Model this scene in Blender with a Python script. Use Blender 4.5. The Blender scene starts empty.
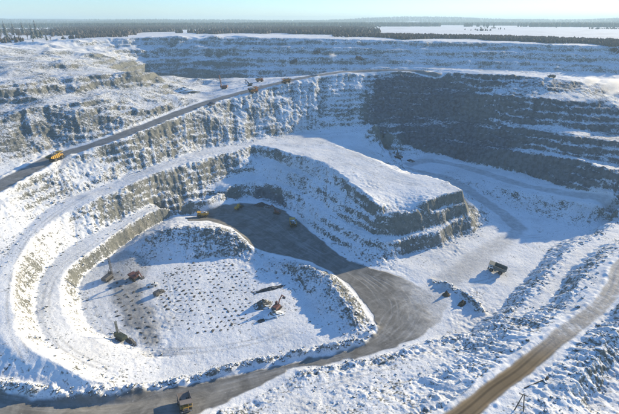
import bpy, bmesh, math, random
import numpy as np
from mathutils import Vector, Matrix, Euler

random.seed(7); rng = np.random.default_rng(7)
SC = bpy.context.scene
COL = SC.collection
R = math.radians

# ------------------------------------------------------------------ camera
FPX, PITCH, CAMZ = 412.0, math.atan(186 / 412.0), 112.0
cam_d = bpy.data.cameras.new('camera')
cam_d.sensor_width = 36.0
cam_d.lens = 36.0 * FPX / 619.0
cam_d.clip_start = 1.0
cam_d.clip_end = 40000.0
cam = bpy.data.objects.new('camera', cam_d)
COL.objects.link(cam)
cam.location = (0, 0, CAMZ)
cam.rotation_euler = (math.pi / 2 - PITCH, 0, 0)
SC.camera = cam

# ------------------------------------------------------------------ sky and sun
SUN_AZ, SUN_EL = R(53.0), R(14.5)          # azimuth from +Y (view direction) towards +X
wd = bpy.data.worlds.new('World'); SC.world = wd; wd.use_nodes = True
nt = wd.node_tree; nt.nodes.clear()
wo = nt.nodes.new('ShaderNodeOutputWorld'); bg = nt.nodes.new('ShaderNodeBackground'); sk = nt.nodes.new('ShaderNodeTexSky')
sk.sky_type = 'NISHITA'; sk.sun_disc = False
sk.sun_elevation = SUN_EL; sk.sun_rotation = SUN_AZ
sk.altitude = 250; sk.air_density = 1.0; sk.dust_density = 0.05; sk.ozone_density = 6.0
bg.inputs['Strength'].default_value = 0.13
nt.links.new(sk.outputs[0], bg.inputs['Color']); nt.links.new(bg.outputs[0], wo.inputs['Surface'])
sd = bpy.data.lights.new('sun', 'SUN'); sd.energy = 4.7; sd.angle = R(0.55); sd.color = (1.0, 0.835, 0.55)
sun = bpy.data.objects.new('sun', sd); COL.objects.link(sun)
to_sun = Vector((math.sin(SUN_AZ) * math.cos(SUN_EL), math.cos(SUN_AZ) * math.cos(SUN_EL), math.sin(SUN_EL)))
sun.rotation_euler = to_sun.to_track_quat('Z', 'Y').to_euler()
SC.view_settings.view_transform = 'Standard'; SC.view_settings.look = 'None'
SC.view_settings.exposure = 0.85; SC.view_settings.gamma = 1.0; SC.view_settings.use_curve_mapping = False
SC.cycles.use_denoising = True
SC.cycles.max_bounces = 9; SC.cycles.diffuse_bounces = 7; SC.cycles.volume_bounces = 1; SC.cycles.transparent_max_bounces = 12
SC.cycles.caustics_reflective = False; SC.cycles.caustics_refractive = False

# ------------------------------------------------------------------ survey of the pit
def site(u, v, z):
    """survey sight line (column, row of the survey picture) met with the level z -> world point"""
    dx = (u - 309.5) / FPX; dz = -(v - 207.0) / FPX
    cp, sp = math.cos(PITCH), math.sin(PITCH)
    d = (dx, cp + dz * sp, -sp + dz * cp)
    t = (z - CAMZ) / d[2]
    return np.array((d[0] * t, d[1] * t, z))

# survey lines: (column, row, height)
L = {}
L['upper_road'] = [(-70,228,27),(-30,203,29.5),(0,186,31),(28,171,32.5),(56,157,34),(85,148,36),(112,139,38.5),(146,126,41.5),(205,103.5,47.5),(252,90,53),(286,81.5,57.5),(320,75,61.5),(354,70.5,64.5),(385,69,65.5),(409,69.5,65.5),(436,71,66)]
L['wall_toe'] = [(376,119,34),(390,131,24),(405,143,13),(420,151,8),(443,155,6.5),(477,164,7),(521,173,8),(562,186,9.5),(599,194,10.5),(619,198,11),(740,226,13)]
L['bench22_toe'] = [(376,126,24),(340,128,23.5),(300,132,23),(262,139,23),(235,145,23),(205,148.5,23),(170,160,23),(129,174,22),(98,187,21),(68,198,20.5),(40,214,20),(18,238,19.5),(0,262,19),(-25,300,18),(-50,350,16)]
L['prom_crest'] = [(256,144.5,23),(278,150,22.8),(307,157,22.6),(330.5,165.5,22.4),(347.5,179,22.2),(361,191,22),(374.6,203,22),(390,207,22),(415,203,22),(429,199.5,22),(460,191,22)]
L['prom_back'] = [(460,191,22),(463,189.5,22),(453,185.5,22),(429,177,22),(409,173,22),(395,169,22.2),(368,157,22.5),(341,147,22.8),(325,140,23)]
L['tier1_toe'] = [(256,155,16.5),(275,161,16),(300,169,16),(320,179,16),(340,191,16),(358,205,16),(375,214.5,15.8),(390,217.5,15.6),(409,214.5,15.6),(439,207.5,15.6),(465,199.5,15.6)]
L['tier1'] = [(256,158,15.8),(275,164,15.4),(300,172.5,15.3),(320,183,15.2),(340,195.5,15.2),(358,209.5,15.2),(375,219,15),(390,222,15),(409,218.5,15),(439,211.5,15),(466,203,15)]
L['tier2_toe'] = [(300,196,9.2),(249,174,10),(270,179,9.6),(295,187,9.2),(315,199,9),(335,213,9),(358,227,8.8),(385,235.5,8.6),(409,231.5,8.6),(443,224,8.6),(472,212.5,8.6)][1:]
L['tier2'] = [(249,179,9.4),(270,184,9),(295,192,8.6),(315,204.5,8.4),(335,218.5,8.2),(358,233,8),(385,240.5,8),(409,236,8),(443,228.5,8),(473,216,8)]
L['prom_toe'] = [(205,206,1.2),(240,197,1.2),(266,199,1.2),(285,209,1.2),(300,221,1.2),(317,234,1.2),(332,247,1.2),(350,260,1.2),(378,266,1.2),(392,262,1.2),(409,252,1.2),(443,244,1),(473,232,1),(482,224,1),(488,216,1.2)]
L['face2_crest'] = [(256,144.5,23),(240,149.5,23),(215,156,23),(190,163,23),(165,170,23),(129,184,22),(98,198,21),(68,213,20),(42,230,19.5),(24,250,19),(15,274,18),(14,312,16.5),(26,342,15),(45,357,14),(84,377,10.5),(112,382.5,7.5)]
L['bench10_in'] = [(249,174,10),(225,178,10),(200,185,10),(180,193,10),(155,203,10),(136,212,10),(115,222,10),(98,231,10),(78,241,9.8),(62,252,9.6),(49,264,9.3),(40,279,9),(34,312,9),(46,338,9),(60,350,8.8),(92,368,7.5),(118,377,6)]
L['bench10_out'] = [(205,199,9.6),(190,200,9.6),(165,207,9.6),(140,219,9.5),(118,232,9.4),(100,246,9.2),(85,256,9),(72,266,9),(64,277,9),(62,300,8.5),(68,318,8),(80,333,7),(100,343,6),(119,349.5,4.5),(170,361,2.3)]
L['bench10_out2'] = [(205,199,9.6),(225,188,9.5),(249,179,9.4)]
L['face3_toe'] = [(205,206,1.5),(195,208,1.6),(172,217,1.8),(150,228,2),(130,241,2),(113,253,2),(99,263,2),(87,271,2),(80,281,2),(79,300,2),(84,318,2),(92,329,2),(108,337,2),(125,345,2),(172,359,2)]
L['left_floor'] = [(180,270,2),(220,285,2),(250,320,2),(200,340,2),(150,320,2),(120,300,2)]
L['left_floor2'] = [(230,345,2),(290,335,2),(320,330,2),(300,315,2),(290,290,2),(265,275,2)]
L['yard'] = [(195,216,1.2),(235,212,1.2),(265,222,1.2),(295,240,1.1),(325,255,1),(355,274,.8),(385,285,.5),(410,305,.2),(405,325,.2),(385,338,.4),(350,352,.8),(300,366,1),(250,379,1.2),(200,392,1.8),(150,400,3),(102,406,4.5),(68,406,6.5),(34,402,8.2),(0,397,9.8),(-40,388,11.5),(-90,375,13.5)]
L['right_floor'] = [(400,285,0.3),(425,270,.2),(450,258,.1),(480,246,0),(500,235,0),(512,225,0)]
L['right_floor2'] = [(430,315,0),(455,300,0),(480,285,0),(505,270,0),(525,255,0),(545,237,0),(560,230,0)]
L['mound_ridge'] = [(268,266,3),(285,263.5,4.2),(300,266,5.4),(318,272,6.2),(333,284,6.4),(345,299,6.2),(352,312,5.5),(352,322,4)]
L['mound_out'] = [(262,258,1.6),(290,257,1.4),(312,262,1.2),(331,272,1),(347,285,1),(361,301,.8),(372,317,.8),(376,327,.8)]
L['mound_in'] = [(270,273,2),(288,275,2),(299,282,2),(305,293,2),(310,306,2),(320,318,2),(333,329,2)]
L['left_mound'] = [(151,238,8.5),(165,230,11),(185,226.5,12),(205,227.5,11.5),(225,231,10),(240,238,7.5),(252,248,4)]
L['left_mound_toe'] = [(143,262,2),(160,263,2),(185,261,2),(210,259,2),(235,258,2),(258,264,2)]
L['left_mound_back'] = [(160,214,1.6),(185,215,1.3),(215,219,1.2),(240,228,1.2),(258,243,1.2),(268,255,1.2)]
L['heap'] = [(118,256,3.6),(128,257,4.2),(138,260,3.2)]
L['heap_toe'] = [(112,274,2),(125,277,2),(138,275,2),(146,268,2)]
L['bank1_toe'] = [(617,215,1),(600,226,.3),(580,236,0),(558,243,0),(542,260,0),(526,279,0),(510,295,0),(494,308,0),(478,321,0),(464,331,0),(440,336,.2)]
L['bank1'] = [(640,215,6.5),(622,219,6),(606,228,6),(588,239,6),(568,249,6),(554,266,6),(538,284,6),(522,301,6),(503,316,5.5),(486,329,5),(468,339,4),(442,343,2.5)]
L['bank2_toe'] = [(650,222,6.5),(619,236,6),(600,245,6),(578,262,6),(566,280,6),(557,293,6),(546,304,6),(527,312,6),(508,318,5.8)]
L['bank2'] = [(660,226,12),(630,239,12),(611,249,12),(589,267,12),(577,285,12),(568,298,11.5),(556,310,11),(535,320,10),(512,326,8),(490,340,7),(460,350,5.5)]
L['dirt_road'] = [(680,235,13.5),(640,252,13.3),(619,268,13.2),(614,285,13),(602,304,13),(572,328,13),(545,349,13),(524,367,13),(494,389,13.5),(467,411,14),(430,440,14.5)]
L['road_low_edge'] = [(440,338,.5),(415,342,.6),(388,352,.8),(368,357.5,1),(324,366,1.1),(290,371,1.3),(273,384,1.6),(249,394,2),(225,407,2.6),(190,420,4)]
L['bank_low'] = [(445,352,4.5),(410,356,4.2),(380,364,4),(340,373,3.6),(300,380,3.6),(283,392,3.8),(262,402,4.2),(240,415,5)]
L['bank_mid'] = [(470,362,8.5),(430,375,7),(390,385,6),(350,395,5.8),(310,408,6),(290,420,6.5)]
L['bank_high'] = [(500,362,12),(470,385,12.5),(440,405,12.5),(400,420,11)]
L['right_mound'] = [(655,275,15),(630,300,16),(618,330,17),(600,352,16.5),(583,372,16.5),(565,400,16.5),(550,420,17)]
L['right_mound2'] = [(660,320,14),(635,345,13.5),(610,380,12.5),(590,410,12)]
L['wind_up'] = [(408,166,4),(416,163,4.2),(429,161,4.5),(453,164.5,5.2),(487,174,6),(521,184.5,6.8),(562,193,8),(599,198,9.2),(619,201.5,10),(740,230,12)]
L['wedge_crest'] = [(440,168,4.6),(462,173,5.2),(487,180,5.8),(521,190.5,6.4),(562,198.5,7.6),(599,203.5,8.8),(619,207,9.5),(740,238,11)]
L['wedge_toe'] = [(445,173,4.6),(465,182,3.5),(487,194,2),(506,203,.8),(525,210,.2),(550,218,0),(577,225,0),(598,220,.6),(617,212.5,1.5),(640,214,4)]
L['wind_low'] = [(410,170,4.2),(419,172,4),(443,177.5,3),(468,190,2),(488,204,.8),(507,217,.2),(519,228,0)]
L['back_floor'] = [(380,146,9),(396,157,5.6),(410,160,5)]
# upper left
L['ul_bench_out'] = [(-80,128,54),(-40,119,55),(0,111.5,56),(40,107,56.5),(80,103,57),(112,97,57),(140,92,56.5),(160,91,55),(172,96,52)]
L['ul_face_toe'] = [(-80,205,30),(-40,186,32),(0,168,34),(28,156,35.5),(56,146,37),(85,139,39),(112,131,41.5),(146,118,44.5),(170,108,47)]
L['ul_bench_in'] = [(-80,118,58),(-40,109,58),(0,103,58),(25,103,58),(42,101,58.5),(60,95,59),(85,93.5,59),(110,89,59),(140,86,59),(158,83,58)]
L['ul_step'] = [(-80,98,66),(-40,92,67),(0,86,68),(20,84,68),(45,85,66),(70,80,67),(85,77,68),(110,76,68),(140,74,67),(158,74,64)]
L['ul_mid'] = [(-80,74,75),(-40,70,75),(0,66,75),(50,63,75.5),(80,62.5,74)]
L['ul_top'] = [(-80,52,84),(-40,50,84),(0,47,84),(30,46,84),(55,44,84.5)]
L['ul_plain'] = [(-80,44,87),(-40,42,87),(0,40,87),(30,40,87),(55,38.5,87)]
# upper yard by the road
L['upper_yard'] = [(165,99,48.5),(190,93.5,49.5),(215,88.5,50.3),(240,85,51.5),(265,81.5,54)]
L['upper_yard_back'] = [(178,87.5,49.5),(205,83.5,50.5),(235,80.3,52),(262,77.5,55)]
# far wall

def zl(u, v, y):
    """height at which the sight line (u, v) stands y metres north of the survey point"""
    dz = -(v - 207.0) / FPX; cp, sp = math.cos(PITCH), math.sin(PITCH)
    return CAMZ + y * (-sp + dz * cp) / (cp + dz * sp)
_tu = [300,376,390,405,420,443,477,521,562,599,619,740]; _ty = [356,355,350,347,344,341,316,289,262,246,238,198]
def wall_line(pts, off): return [(u, v, zl(u, v, float(np.interp(u, _tu, _ty)) + off * float(np.interp(u, [500, 620], [1, 1.6])))) for u, v in pts]
L['wall_crest'] = wall_line([(376,72),(409,72.5),(436,73.5),(477,73.5),(511,75),(558,79),(600,83),(622,85.5)], 98)
L['wall_back'] = wall_line([(440,69),(477,70.5),(511,72),(558,75.5),(600,79.5),(622,82)], 112)
L['w3a'] = wall_line([(440,88),(500,90),(570,95),(619,100)], 74)
L['w3b'] = wall_line([(440,93),(500,96),(570,101),(619,107)], 64)
L['w1a'] = wall_line([(395,112),(430,118),(463,121),(511,123),(570,129),(619,136)], 42)
L['w1b'] = wall_line([(430,123),(463,126),(511,128),(570,134),(619,141)], 33)
L['w2a'] = wall_line([(450,139),(500,147),(534,150),(579,157.5),(619,166)], 18)
L['w2b'] = wall_line([(450,142),(500,150),(534,153),(579,160.5),(619,170)], 11)
_fu = [150,200,290,360,450,540,619,740]
def far_line(vs, y0, y1): return [(u, v, zl(u, v, y0 + (y1 - y0) * s)) for u, v, s in zip(_fu, vs, (0,0,.12,.3,.52,.77,1,1.3))]
L['f0'] = far_line([81,80,77,74,74,76,79.5,88], 560, 480)
L['f1'] = [(118,77,zl(118,77,470)),(135,73,zl(135,73,540))] + far_line([71,70,68,67,68.5,72,75.5,84], 578, 497)
L['f1b'] = far_line([69.5,68.5,66.8,66,67.3,70.5,74.3,82], 588, 506)
L['f2'] = [(100,68,zl(100,68,470)),(125,63,zl(125,63,560))] + far_line([60,58.5,57,57.5,59.5,62.5,66,74], 606, 522)
L['f2b'] = [(98,66,zl(98,66,482)),(123,61.5,zl(123,61.5,572))] + far_line([58.8,57.3,56,56.3,58.3,61.3,64.8,72.5], 616, 531)
L['f3'] = [(85,56,zl(85,56,530)),(112,51.5,zl(112,51.5,600))] + far_line([48.5,47.5,47,48,50,53,56,63], 634, 546)
L['f3b'] = [(82,54.5,zl(82,54.5,545)),(109,50,zl(109,50,612))] + far_line([47.6,46.6,46,47,49,52,55,62], 644, 554)
L['rim'] = [(70,43,zl(70,43,600)),(100,39.5,zl(100,39.5,645))] + far_line([38,37.5,38,39.5,41.5,44,47,52], 664, 570)
L['plain1'] = [(68,40.5,zl(68,40.5,640)),(100,37.5,zl(100,37.5,680))] + far_line([37,36.5,37,38.5,40.3,42.5,45,50], 690, 600)
L['plain2'] = [(-100,31,88),(100,31,88),(290,31.5,88),(450,32,87.5),(619,33,87),(740,35,87)]
L['step_a1'] = [(98,238,9.9),(80,247,9.7),(66,258,9.5),(55,270,9.3),(48,286,9.1),(44,312,9),(54,336,8.8),(70,350,8.2)]
L['step_u1'] = [(90,193.5,21.5),(60,208,20.4),(36,226,19.9),(12,252,19.2),(0,278,18.5),(-4,312,17),(8,345,15.5),(30,364,13.5)]

def spline(P, n=14):
    P = np.asarray(P, float)
    if len(P) < 3: 
        t = np.linspace(0, 1, n)[:, None]; return P[0] * (1 - t) + P[-1] * t
    Q = np.vstack([2 * P[0] - P[1], P, 2 * P[-1] - P[-2]])
    out = []
    t = np.linspace(0, 1, n, endpoint=False)[:, None]
    for i in range(1, len(Q) - 2):
        a, b, c, d = Q[i - 1:i + 3]
        # centripetal tangents
        l0 = max(np.linalg.norm((b - a)[:2]), 1e-6) ** .5; l1 = max(np.linalg.norm((c - b)[:2]), 1e-6) ** .5; l2 = max(np.linalg.norm((d - c)[:2]), 1e-6) ** .5
        m1 = l1 * ((b - a) / l0 - (c - a) / (l0 + l1) + (c - b) / l1)
        m2 = l1 * ((c - b) / l1 - (d - b) / (l1 + l2) + (d - c) / l2)
        out.append((2*t**3-3*t**2+1)*b + (t**3-2*t**2+t)*m1 + (-2*t**3+3*t**2)*c + (t**3-t**2)*m2)
    out.append(P[-1:])
    return np.vstack(out)

# unseen wall past the survey's right edge, heights chosen for where its shadow falls
EXTRA = {'wall_crest': [(320,380,60),(370,330,58)], 'wall_back': [(335,392,60),(388,342,58)], 'w3a': [(300,350,50),(348,302,48)], 'w3b': [(292,340,48),(340,292,46)],
         'w1a': [(268,308,38),(315,262,36)], 'w1b': [(258,298,37),(305,252,35)], 'w2a': [(238,270,25),(272,228,24)], 'w2b': [(230,262,24),(264,220,23)]}
LINE = {k: spline([site(*p) for p in v] + [np.array(q, float) for q in EXTRA.get(k, [])]) for k, v in L.items()}
def beside(P, off):
    t = np.gradient(P[:, :2], axis=0); t /= np.maximum(np.hypot(t[:, 0], t[:, 1]), 1e-6)[:, None]
    Q = P.copy(); Q[:, 0] += t[:, 1] * off; Q[:, 1] -= t[:, 0] * off; return Q
for off in (-7.5, -4, 4, 7.5): LINE['upper_road_%d' % off] = beside(LINE['upper_road'], off)[:-45]
for off in (-4, 4): LINE['dirt_road_%d' % off] = beside(LINE['dirt_road'], off)
for off in (-4, 4): LINE['wind_low_%d' % off] = beside(LINE['wind_low'], off)

# ---- noise
def _hash(ix, iy, seed):
    h = (ix.astype(np.int64) * 374761393 + iy.astype(np.int64) * 668265263 + seed * 1442695041) & 0xFFFFFFFF
    h = ((h ^ (h >> 13)) * 1274126177) & 0xFFFFFFFF
    h = h ^ (h >> 16)
    return (h & 0xFFFFFF).astype(np.float32) / 16777216.0
def vnoise(x, y, seed=0):
    ix = np.floor(x); iy = np.floor(y)
    fx = (x - ix).astype(np.float32); fy = (y - iy).astype(np.float32)
    ix = ix.astype(np.int64); iy = iy.astype(np.int64)
    fx = fx * fx * fx * (fx * (fx * 6 - 15) + 10); fy = fy * fy * fy * (fy * (fy * 6 - 15) + 10)
    a = _hash(ix, iy, seed); b = _hash(ix + 1, iy, seed); c = _hash(ix, iy + 1, seed); d = _hash(ix + 1, iy + 1, seed)
    return (a + (b - a) * fx) * (1 - fy) + (c + (d - c) * fx) * fy      # 0..1
def fbm(x, y, scale, octs=4, seed=0, gain=.5):
    s = 0; amp = 1.; tot = 0; k = 1. / scale
    for o in range(octs):
        ca, sa = math.cos(o * 1.1), math.sin(o * 1.1)
        s = s + amp * (vnoise((x * ca - y * sa) * k + 17.3 * o, (x * sa + y * ca) * k - 9.1 * o, seed + o) * 2 - 1)
        tot += amp; amp *= gain; k *= 2.03
    return s / tot
def ridged(x, y, scale, octs=3, seed=0):
    s = 0; amp = 1.; tot = 0; k = 1. / scale
    for o in range(octs):
        ca, sa = math.cos(o * 1.3 + .4), math.sin(o * 1.3 + .4)
        s = s + amp * (1 - np.abs(vnoise((x * ca - y * sa) * k + 5.3 * o, (x * sa + y * ca) * k, seed + o) * 2 - 1) * 2)
        tot += amp; amp *= .5; k *= 2.1
    return s / tot
def cellular(x, y, scale, seed=0):
    """distance to nearest and second nearest jittered point, plus that cell's random value"""
    x = x / scale; y = y / scale
    ix = np.floor(x).astype(np.int64); iy = np.floor(y).astype(np.int64)
    d1 = np.full(x.shape, 9., np.float32); d2 = d1.copy(); idv = np.zeros(x.shape, np.float32)
    for a in (-1, 0, 1):
        for b in (-1, 0, 1):
            jx = ix + a; jy = iy + b
            px = jx + _hash(jx, jy, seed); py = jy + _hash(jx, jy, seed + 71)
            d = np.hypot(px - x, py - y).astype(np.float32)
            near = d < d1
            d2 = np.where(near, d1, np.minimum(d2, d)); idv = np.where(near, _hash(jx, jy, seed + 5), idv); d1 = np.where(near, d, d1)
    return d1, d2, idv
def sstep(a, b, x):
    t = np.clip((x - a) / (b - a), 0, 1); return t * t * (3 - 2 * t)

# ---- base relief: survey lines joined by a stretched membrane.  The sheet is gridded in
# bearing and log-distance, in which Laplace's equation keeps its form.
TH0, TH1 = -R(57), R(57)
RHO0, RHO1 = math.log(38.0), math.log(9500.0)
def solve():
    prev = None
    for k in (0.032, 0.016, 0.008, 0.004):
        nth = int((TH1 - TH0) / k) + 1; nr = int((RHO1 - RHO0) / k) + 1
        S = np.zeros((nr, nth)); Wt = np.zeros((nr, nth))
        for P in LINE.values():
            d = np.diff(P, axis=0)
            ln = np.hypot(d[:, 0], d[:, 1]) / np.maximum(np.hypot(P[:-1, 0], P[:-1, 1]), 1)
            for i in range(len(d)):
                m = max(2, int(ln[i] / k * 2.5) + 1)
                t = np.linspace(0, 1, m)[:, None]; Q = P[i] + d[i] * t
                th = np.arctan2(Q[:, 0], Q[:, 1]); rr = np.log(np.hypot(Q[:, 0], Q[:, 1]))
                j = np.rint((th - TH0) / (TH1 - TH0) * (nth - 1)).astype(int); a = np.rint((rr - RHO0) / (RHO1 - RHO0) * (nr - 1)).astype(int)
                ok = (j >= 0) & (j < nth) & (a >= 0) & (a < nr)
                np.add.at(S, (a[ok], j[ok]), Q[ok, 2]); np.add.at(Wt, (a[ok], j[ok]), 1)
        S[-1, :] = 88; Wt[-1, :] = 1
        far = int((math.log(1600) - RHO0) / (RHO1 - RHO0) * (nr - 1)); S[far:, :] = 88; Wt[far:, :] = 1
        fix = Wt > 0; val = np.where(fix, S / np.maximum(Wt, 1), 0)
        if prev is None:
            H = np.full((nr, nth), 40.0); it = 1500
        else:
            pr, pt = prev.shape
            ar = np.linspace(0, pr - 1, nr); at = np.linspace(0, pt - 1, nth)
            i0 = np.minimum(ar.astype(int), pr - 2); fr = (ar - i0)[:, None]; t0 = np.minimum(at.astype(int), pt - 2); ft = (at - t0)[None]
            H = (prev[i0][:, t0] * (1 - fr) + prev[i0 + 1][:, t0] * fr) * (1 - ft) + (prev[i0][:, t0 + 1] * (1 - fr) + prev[i0 + 1][:, t0 + 1] * fr) * ft
            it = 260
        H[fix] = val[fix]
        for _ in range(it):
            G = np.pad(H, 1, mode='edge')
            H = .25 * (G[:-2, 1:-1] + G[2:, 1:-1] + G[1:-1, :-2] + G[1:-1, 2:])
            H[fix] = val[fix]
        prev = H
    for _ in range(1):
        G = np.pad(H, 1, mode='edge'); H = .25 * (G[:-2, 1:-1] + G[2:, 1:-1] + G[1:-1, :-2] + G[1:-1, 2:])
    return H
BASE = solve()
def base_h(x, y):
    th = np.arctan2(x, y); rr = np.log(np.maximum(np.hypot(x, y), 1))
    nr, nth = BASE.shape
    a = np.clip((rr - RHO0) / (RHO1 - RHO0) * (nr - 1), 0, nr - 1.001); j = np.clip((th - TH0) / (TH1 - TH0) * (nth - 1), 0, nth - 1.001)
    i0 = a.astype(int); j0 = j.astype(int); fa = a - i0; fj = j - j0
    return (BASE[i0, j0] * (1 - fa) + BASE[i0 + 1, j0] * fa) * (1 - fj) + (BASE[i0, j0 + 1] * (1 - fa) + BASE[i0 + 1, j0 + 1] * fa) * fj

def meet(hfun, u, v):
    """first meeting of a survey sight line with the relief"""
    p1 = site(u, v, -10.0)
    o = np.array((0, 0, CAMZ)); d = p1 - o
    if d[2] >= 0: d = -d
    n = 3000
    L_ = np.linalg.norm(d); far = min(1.0, 3000 / L_)
    t = np.exp(np.linspace(math.log(40 / L_), math.log(max(far, 41 / L_)), n))
    X = o[None] + d[None] * t[:, None]
    below = X[:, 2] < hfun(X[:, 0], X[:, 1])
    i = int(np.argmax(below)) if below.any() else n - 1
    if i == 0: return X[0]
    lo, hi = t[i - 1], t[i]
    for _ in range(30):
        m = .5 * (lo + hi); q = o + d * m
        if q[2] < hfun(q[0:1], q[1:2])[0]: hi = m
        else: lo = m
    return o + d * hi
def gpt(u, v): return meet(base_h, u, v)

def seg_dist(x, y, P, reach):
    """distance to polyline P, signed lateral offset and run along it; only within reach"""
    D = np.full(x.shape, 1e6, np.float32); S = np.zeros(x.shape, np.float32); A = np.zeros(x.shape, np.float32)
    run = 0.
    for i in range(len(P) - 1):
        ax, ay = P[i][:2]; bx, by = P[i + 1][:2]
        ln = math.hypot(bx - ax, by - ay)
        if ln < 1e-6: continue
        sel = np.nonzero((x > min(ax, bx) - reach) & (x < max(ax, bx) + reach) & (y > min(ay, by) - reach) & (y < max(ay, by) + reach))[0]
        if len(sel):
            px = x[sel] - ax; py = y[sel] - ay; ux, uy = (bx - ax) / ln, (by - ay) / ln
            t = np.clip(px * ux + py * uy, 0, ln)
            dx = px - ux * t; dy = py - uy * t; d = np.hypot(dx, dy)
            lat = px * uy - py * ux
            b = d < D[sel]; s2 = sel[b]
            D[s2] = d[b]; S[s2] = np.where(lat[b] < 0, -d[b], d[b]); A[s2] = run + t[b]
        run += ln
    return D, S, A
def inside(x, y, P):
    P = np.asarray(P)[:, :2]; c = np.zeros(x.shape, bool); n = len(P)
    bb = (x > P[:, 0].min()) & (x < P[:, 0].max()) & (y > P[:, 1].min()) & (y < P[:, 1].max())
    s = np.nonzero(bb)[0]; xs = x[s]; ys = y[s]; cs = np.zeros(len(s), bool)
    for i in range(n):
        ax, ay = P[i]; bx, by = P[(i + 1) % n]
        if ay == by: continue
        cr = ((ay > ys) != (by > ys)) & (xs < (bx - ax) * (ys - ay) / (by - ay) + ax)
        cs ^= cr
    c[s] = cs
    return c
def poly_sd(x, y, P, reach=12.):
    """positive inside"""
    P = np.asarray(P); d, _, _ = seg_dist(x, y, np.vstack([P, P[:1]]), reach)
    return np.where(inside(x, y, P), d, -d)

# ------------------------------------------------------------------ relief grid
ths = np.linspace(-R(53), R(53), 900)
rhos = []
r = 42.0
while r < 9400:
    rhos.append(r)
    k = .010 if r < 72 else (.00265 if r < 480 else (.0036 if r < 900 else (.008 if r < 1300 else .03)))
    r *= 1 + k
rhos = np.array(rhos); NR, NT = len(rhos), len(ths)
RR, TT = np.meshgrid(rhos, ths, indexing='ij')
GX = (RR * np.sin(TT)).ravel(); GY = (RR * np.cos(TT)).ravel(); GR = RR.ravel()

# road and yard outlines
def gpoly(pts): return np.array([gpt(*p) for p in pts])
MR = gpoly([(186,218),(205,211),(240,202.5),(266,203.5),(285,210.5),(300,222.5),(317,235.5),(332,248.5),(350,261),(380,270),(400,276),(425,290),(446,304),(441,322),(427,332),(415,340),(388,350),(368,355.5),(324,364),(290,369),(273,381),(249,391),(225,404),(190,418),(100,428),(0,418),(-90,402),(-90,376),(0,390.5),(34,397.5),(68,400.5),(102,399),(136,394),(170,388.6),(210,382),(250,372),(300,360.5),(345,351),(366,344),(378,330),(373,316),(362,300),(348,284.5),(331,271.5),(312,262.5),(290,257),(262,251),(250,244),(230,227),(208,221),(190,221)])
TRACK = gpoly([(405,300),(425,284),(445,269),(470,252),(500,236),(517,226),(528,231),(505,250),(480,270),(462,286),(448,303),(425,318)])
RUB1 = gpoly([(105,271),(120,268),(140,285),(160,330),(157,345),(140,342),(118,318)])      # gravel spread on the lower floor
HEAPP = gpoly([(108,268),(113,255),(128,250),(146,255),(152,268),(146,277),(125,280)])
DROP = gpoly([(374,118),(372,76),(400,74),(430,75),(458,80),(470,92),(462,120),(520,140),(515,160),(470,160),(430,152),(405,143)])  # bare dark wall
BLAST = gpoly([(163,272),(195,262),(228,262),(250,272),(262,283),(252,300),(240,330),(190,337),(170,325),(160,300)])
YARDFACE = gpoly([(252,198),(256,188),(268,186),(285,196),(292,212),(284,214),(268,203)])
UR = LINE['upper_road']; DR = LINE['dirt_road']
mr_sd = poly_sd(GX, GY, MR, 14); tr_sd = poly_sd(GX, GY, TRACK, 14)
ur_d, ur_s, ur_a = seg_dist(GX, GY, UR, 22); dr_d, dr_s, dr_a = seg_dist(GX, GY, DR, 14)
wl_d, wl_s, wl_a = seg_dist(GX, GY, LINE['wind_low'], 14); wu_d, wu_s, wu_a = seg_dist(GX, GY, LINE['wind_up'], 14)
edge_n = fbm(GX, GY, 6, 3, 40) * 1.3
UR_W = 6.2
m_ur = sstep(-.8, .8, UR_W + edge_n * .8 - ur_d)
m_mr = sstep(-.5, .6, mr_sd + edge_n * 1.2)
m_mr = m_mr * (1 - .6 * sstep(36, 58, GX + edge_n * 5) * (GY > 118))
m_tr = sstep(-2, 3, tr_sd + edge_n * 2)
m_dr = sstep(-.5, .6, 2.7 + edge_n * .35 - dr_d)
m_wl = sstep(-1, 1, 4.5 + edge_n - wl_d); m_wu = sstep(-1, 1, 4 + edge_n - wu_d)
keep = np.maximum.reduce([sstep(3.5, 0, ur_d - UR_W - 1), sstep(-4, 0, mr_sd), sstep(-3, 0, tr_sd), sstep(3, 0, dr_d - 3), sstep(3, 0, wl_d - 5), sstep(3, 0, wu_d - 4)])

lowleft0 = sstep(-50, -75, GX) * sstep(200, 175, GY)
# jagged crests: the base relief is read through a warped lattice
sc_w = np.clip(GR / 260, .8, 1.3) * (1 - .75 * lowleft0)
wx = (fbm(GX, GY, 16, 2, 3) * 2.6 + fbm(GX, GY, 4.5, 2, 8) * .6) * sc_w * (1 - keep)
wy = (fbm(GX, GY, 16, 2, 23) * 2.6 + fbm(GX, GY, 4.5, 2, 28) * .6) * sc_w * (1 - keep)
HB = base_h(GX + wx, GY + wy)
def zone_mask(a, b_): return inside(GX, GY, np.vstack([LINE[a], LINE[b_][::-1]])).astype(float)
farf = zone_mask('f0', 'rim'); farf = np.maximum(farf, zone_mask('f1', 'rim')); wall0 = zone_mask('wall_toe', 'wall_crest')
ulz = sstep(-60, -110, GX) * sstep(200, 250, GY) * (GR < 720) * sstep(40, 50, HB)
# hummocks and spoil terraces of the upper left
HB = HB + ulz * (1 - keep) * (ridged(GX, GY, 46, 2, 320) * 2.6 + fbm(GX, GY, 18, 2, 325) * 1.3) * (1 - .6 * sstep(280, 230, GY))
stepz = ((GY > 150 + (GX - 50) * .755) & (GY > 168) & ~inside(GX, GY, np.vstack([LINE['left_mound_toe'], LINE['left_mound_back'][::-1]])) & ~inside(GX, GY, np.vstack([LINE['mound_in'], LINE['mound_out'][::-1]]))).astype(float)
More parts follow.
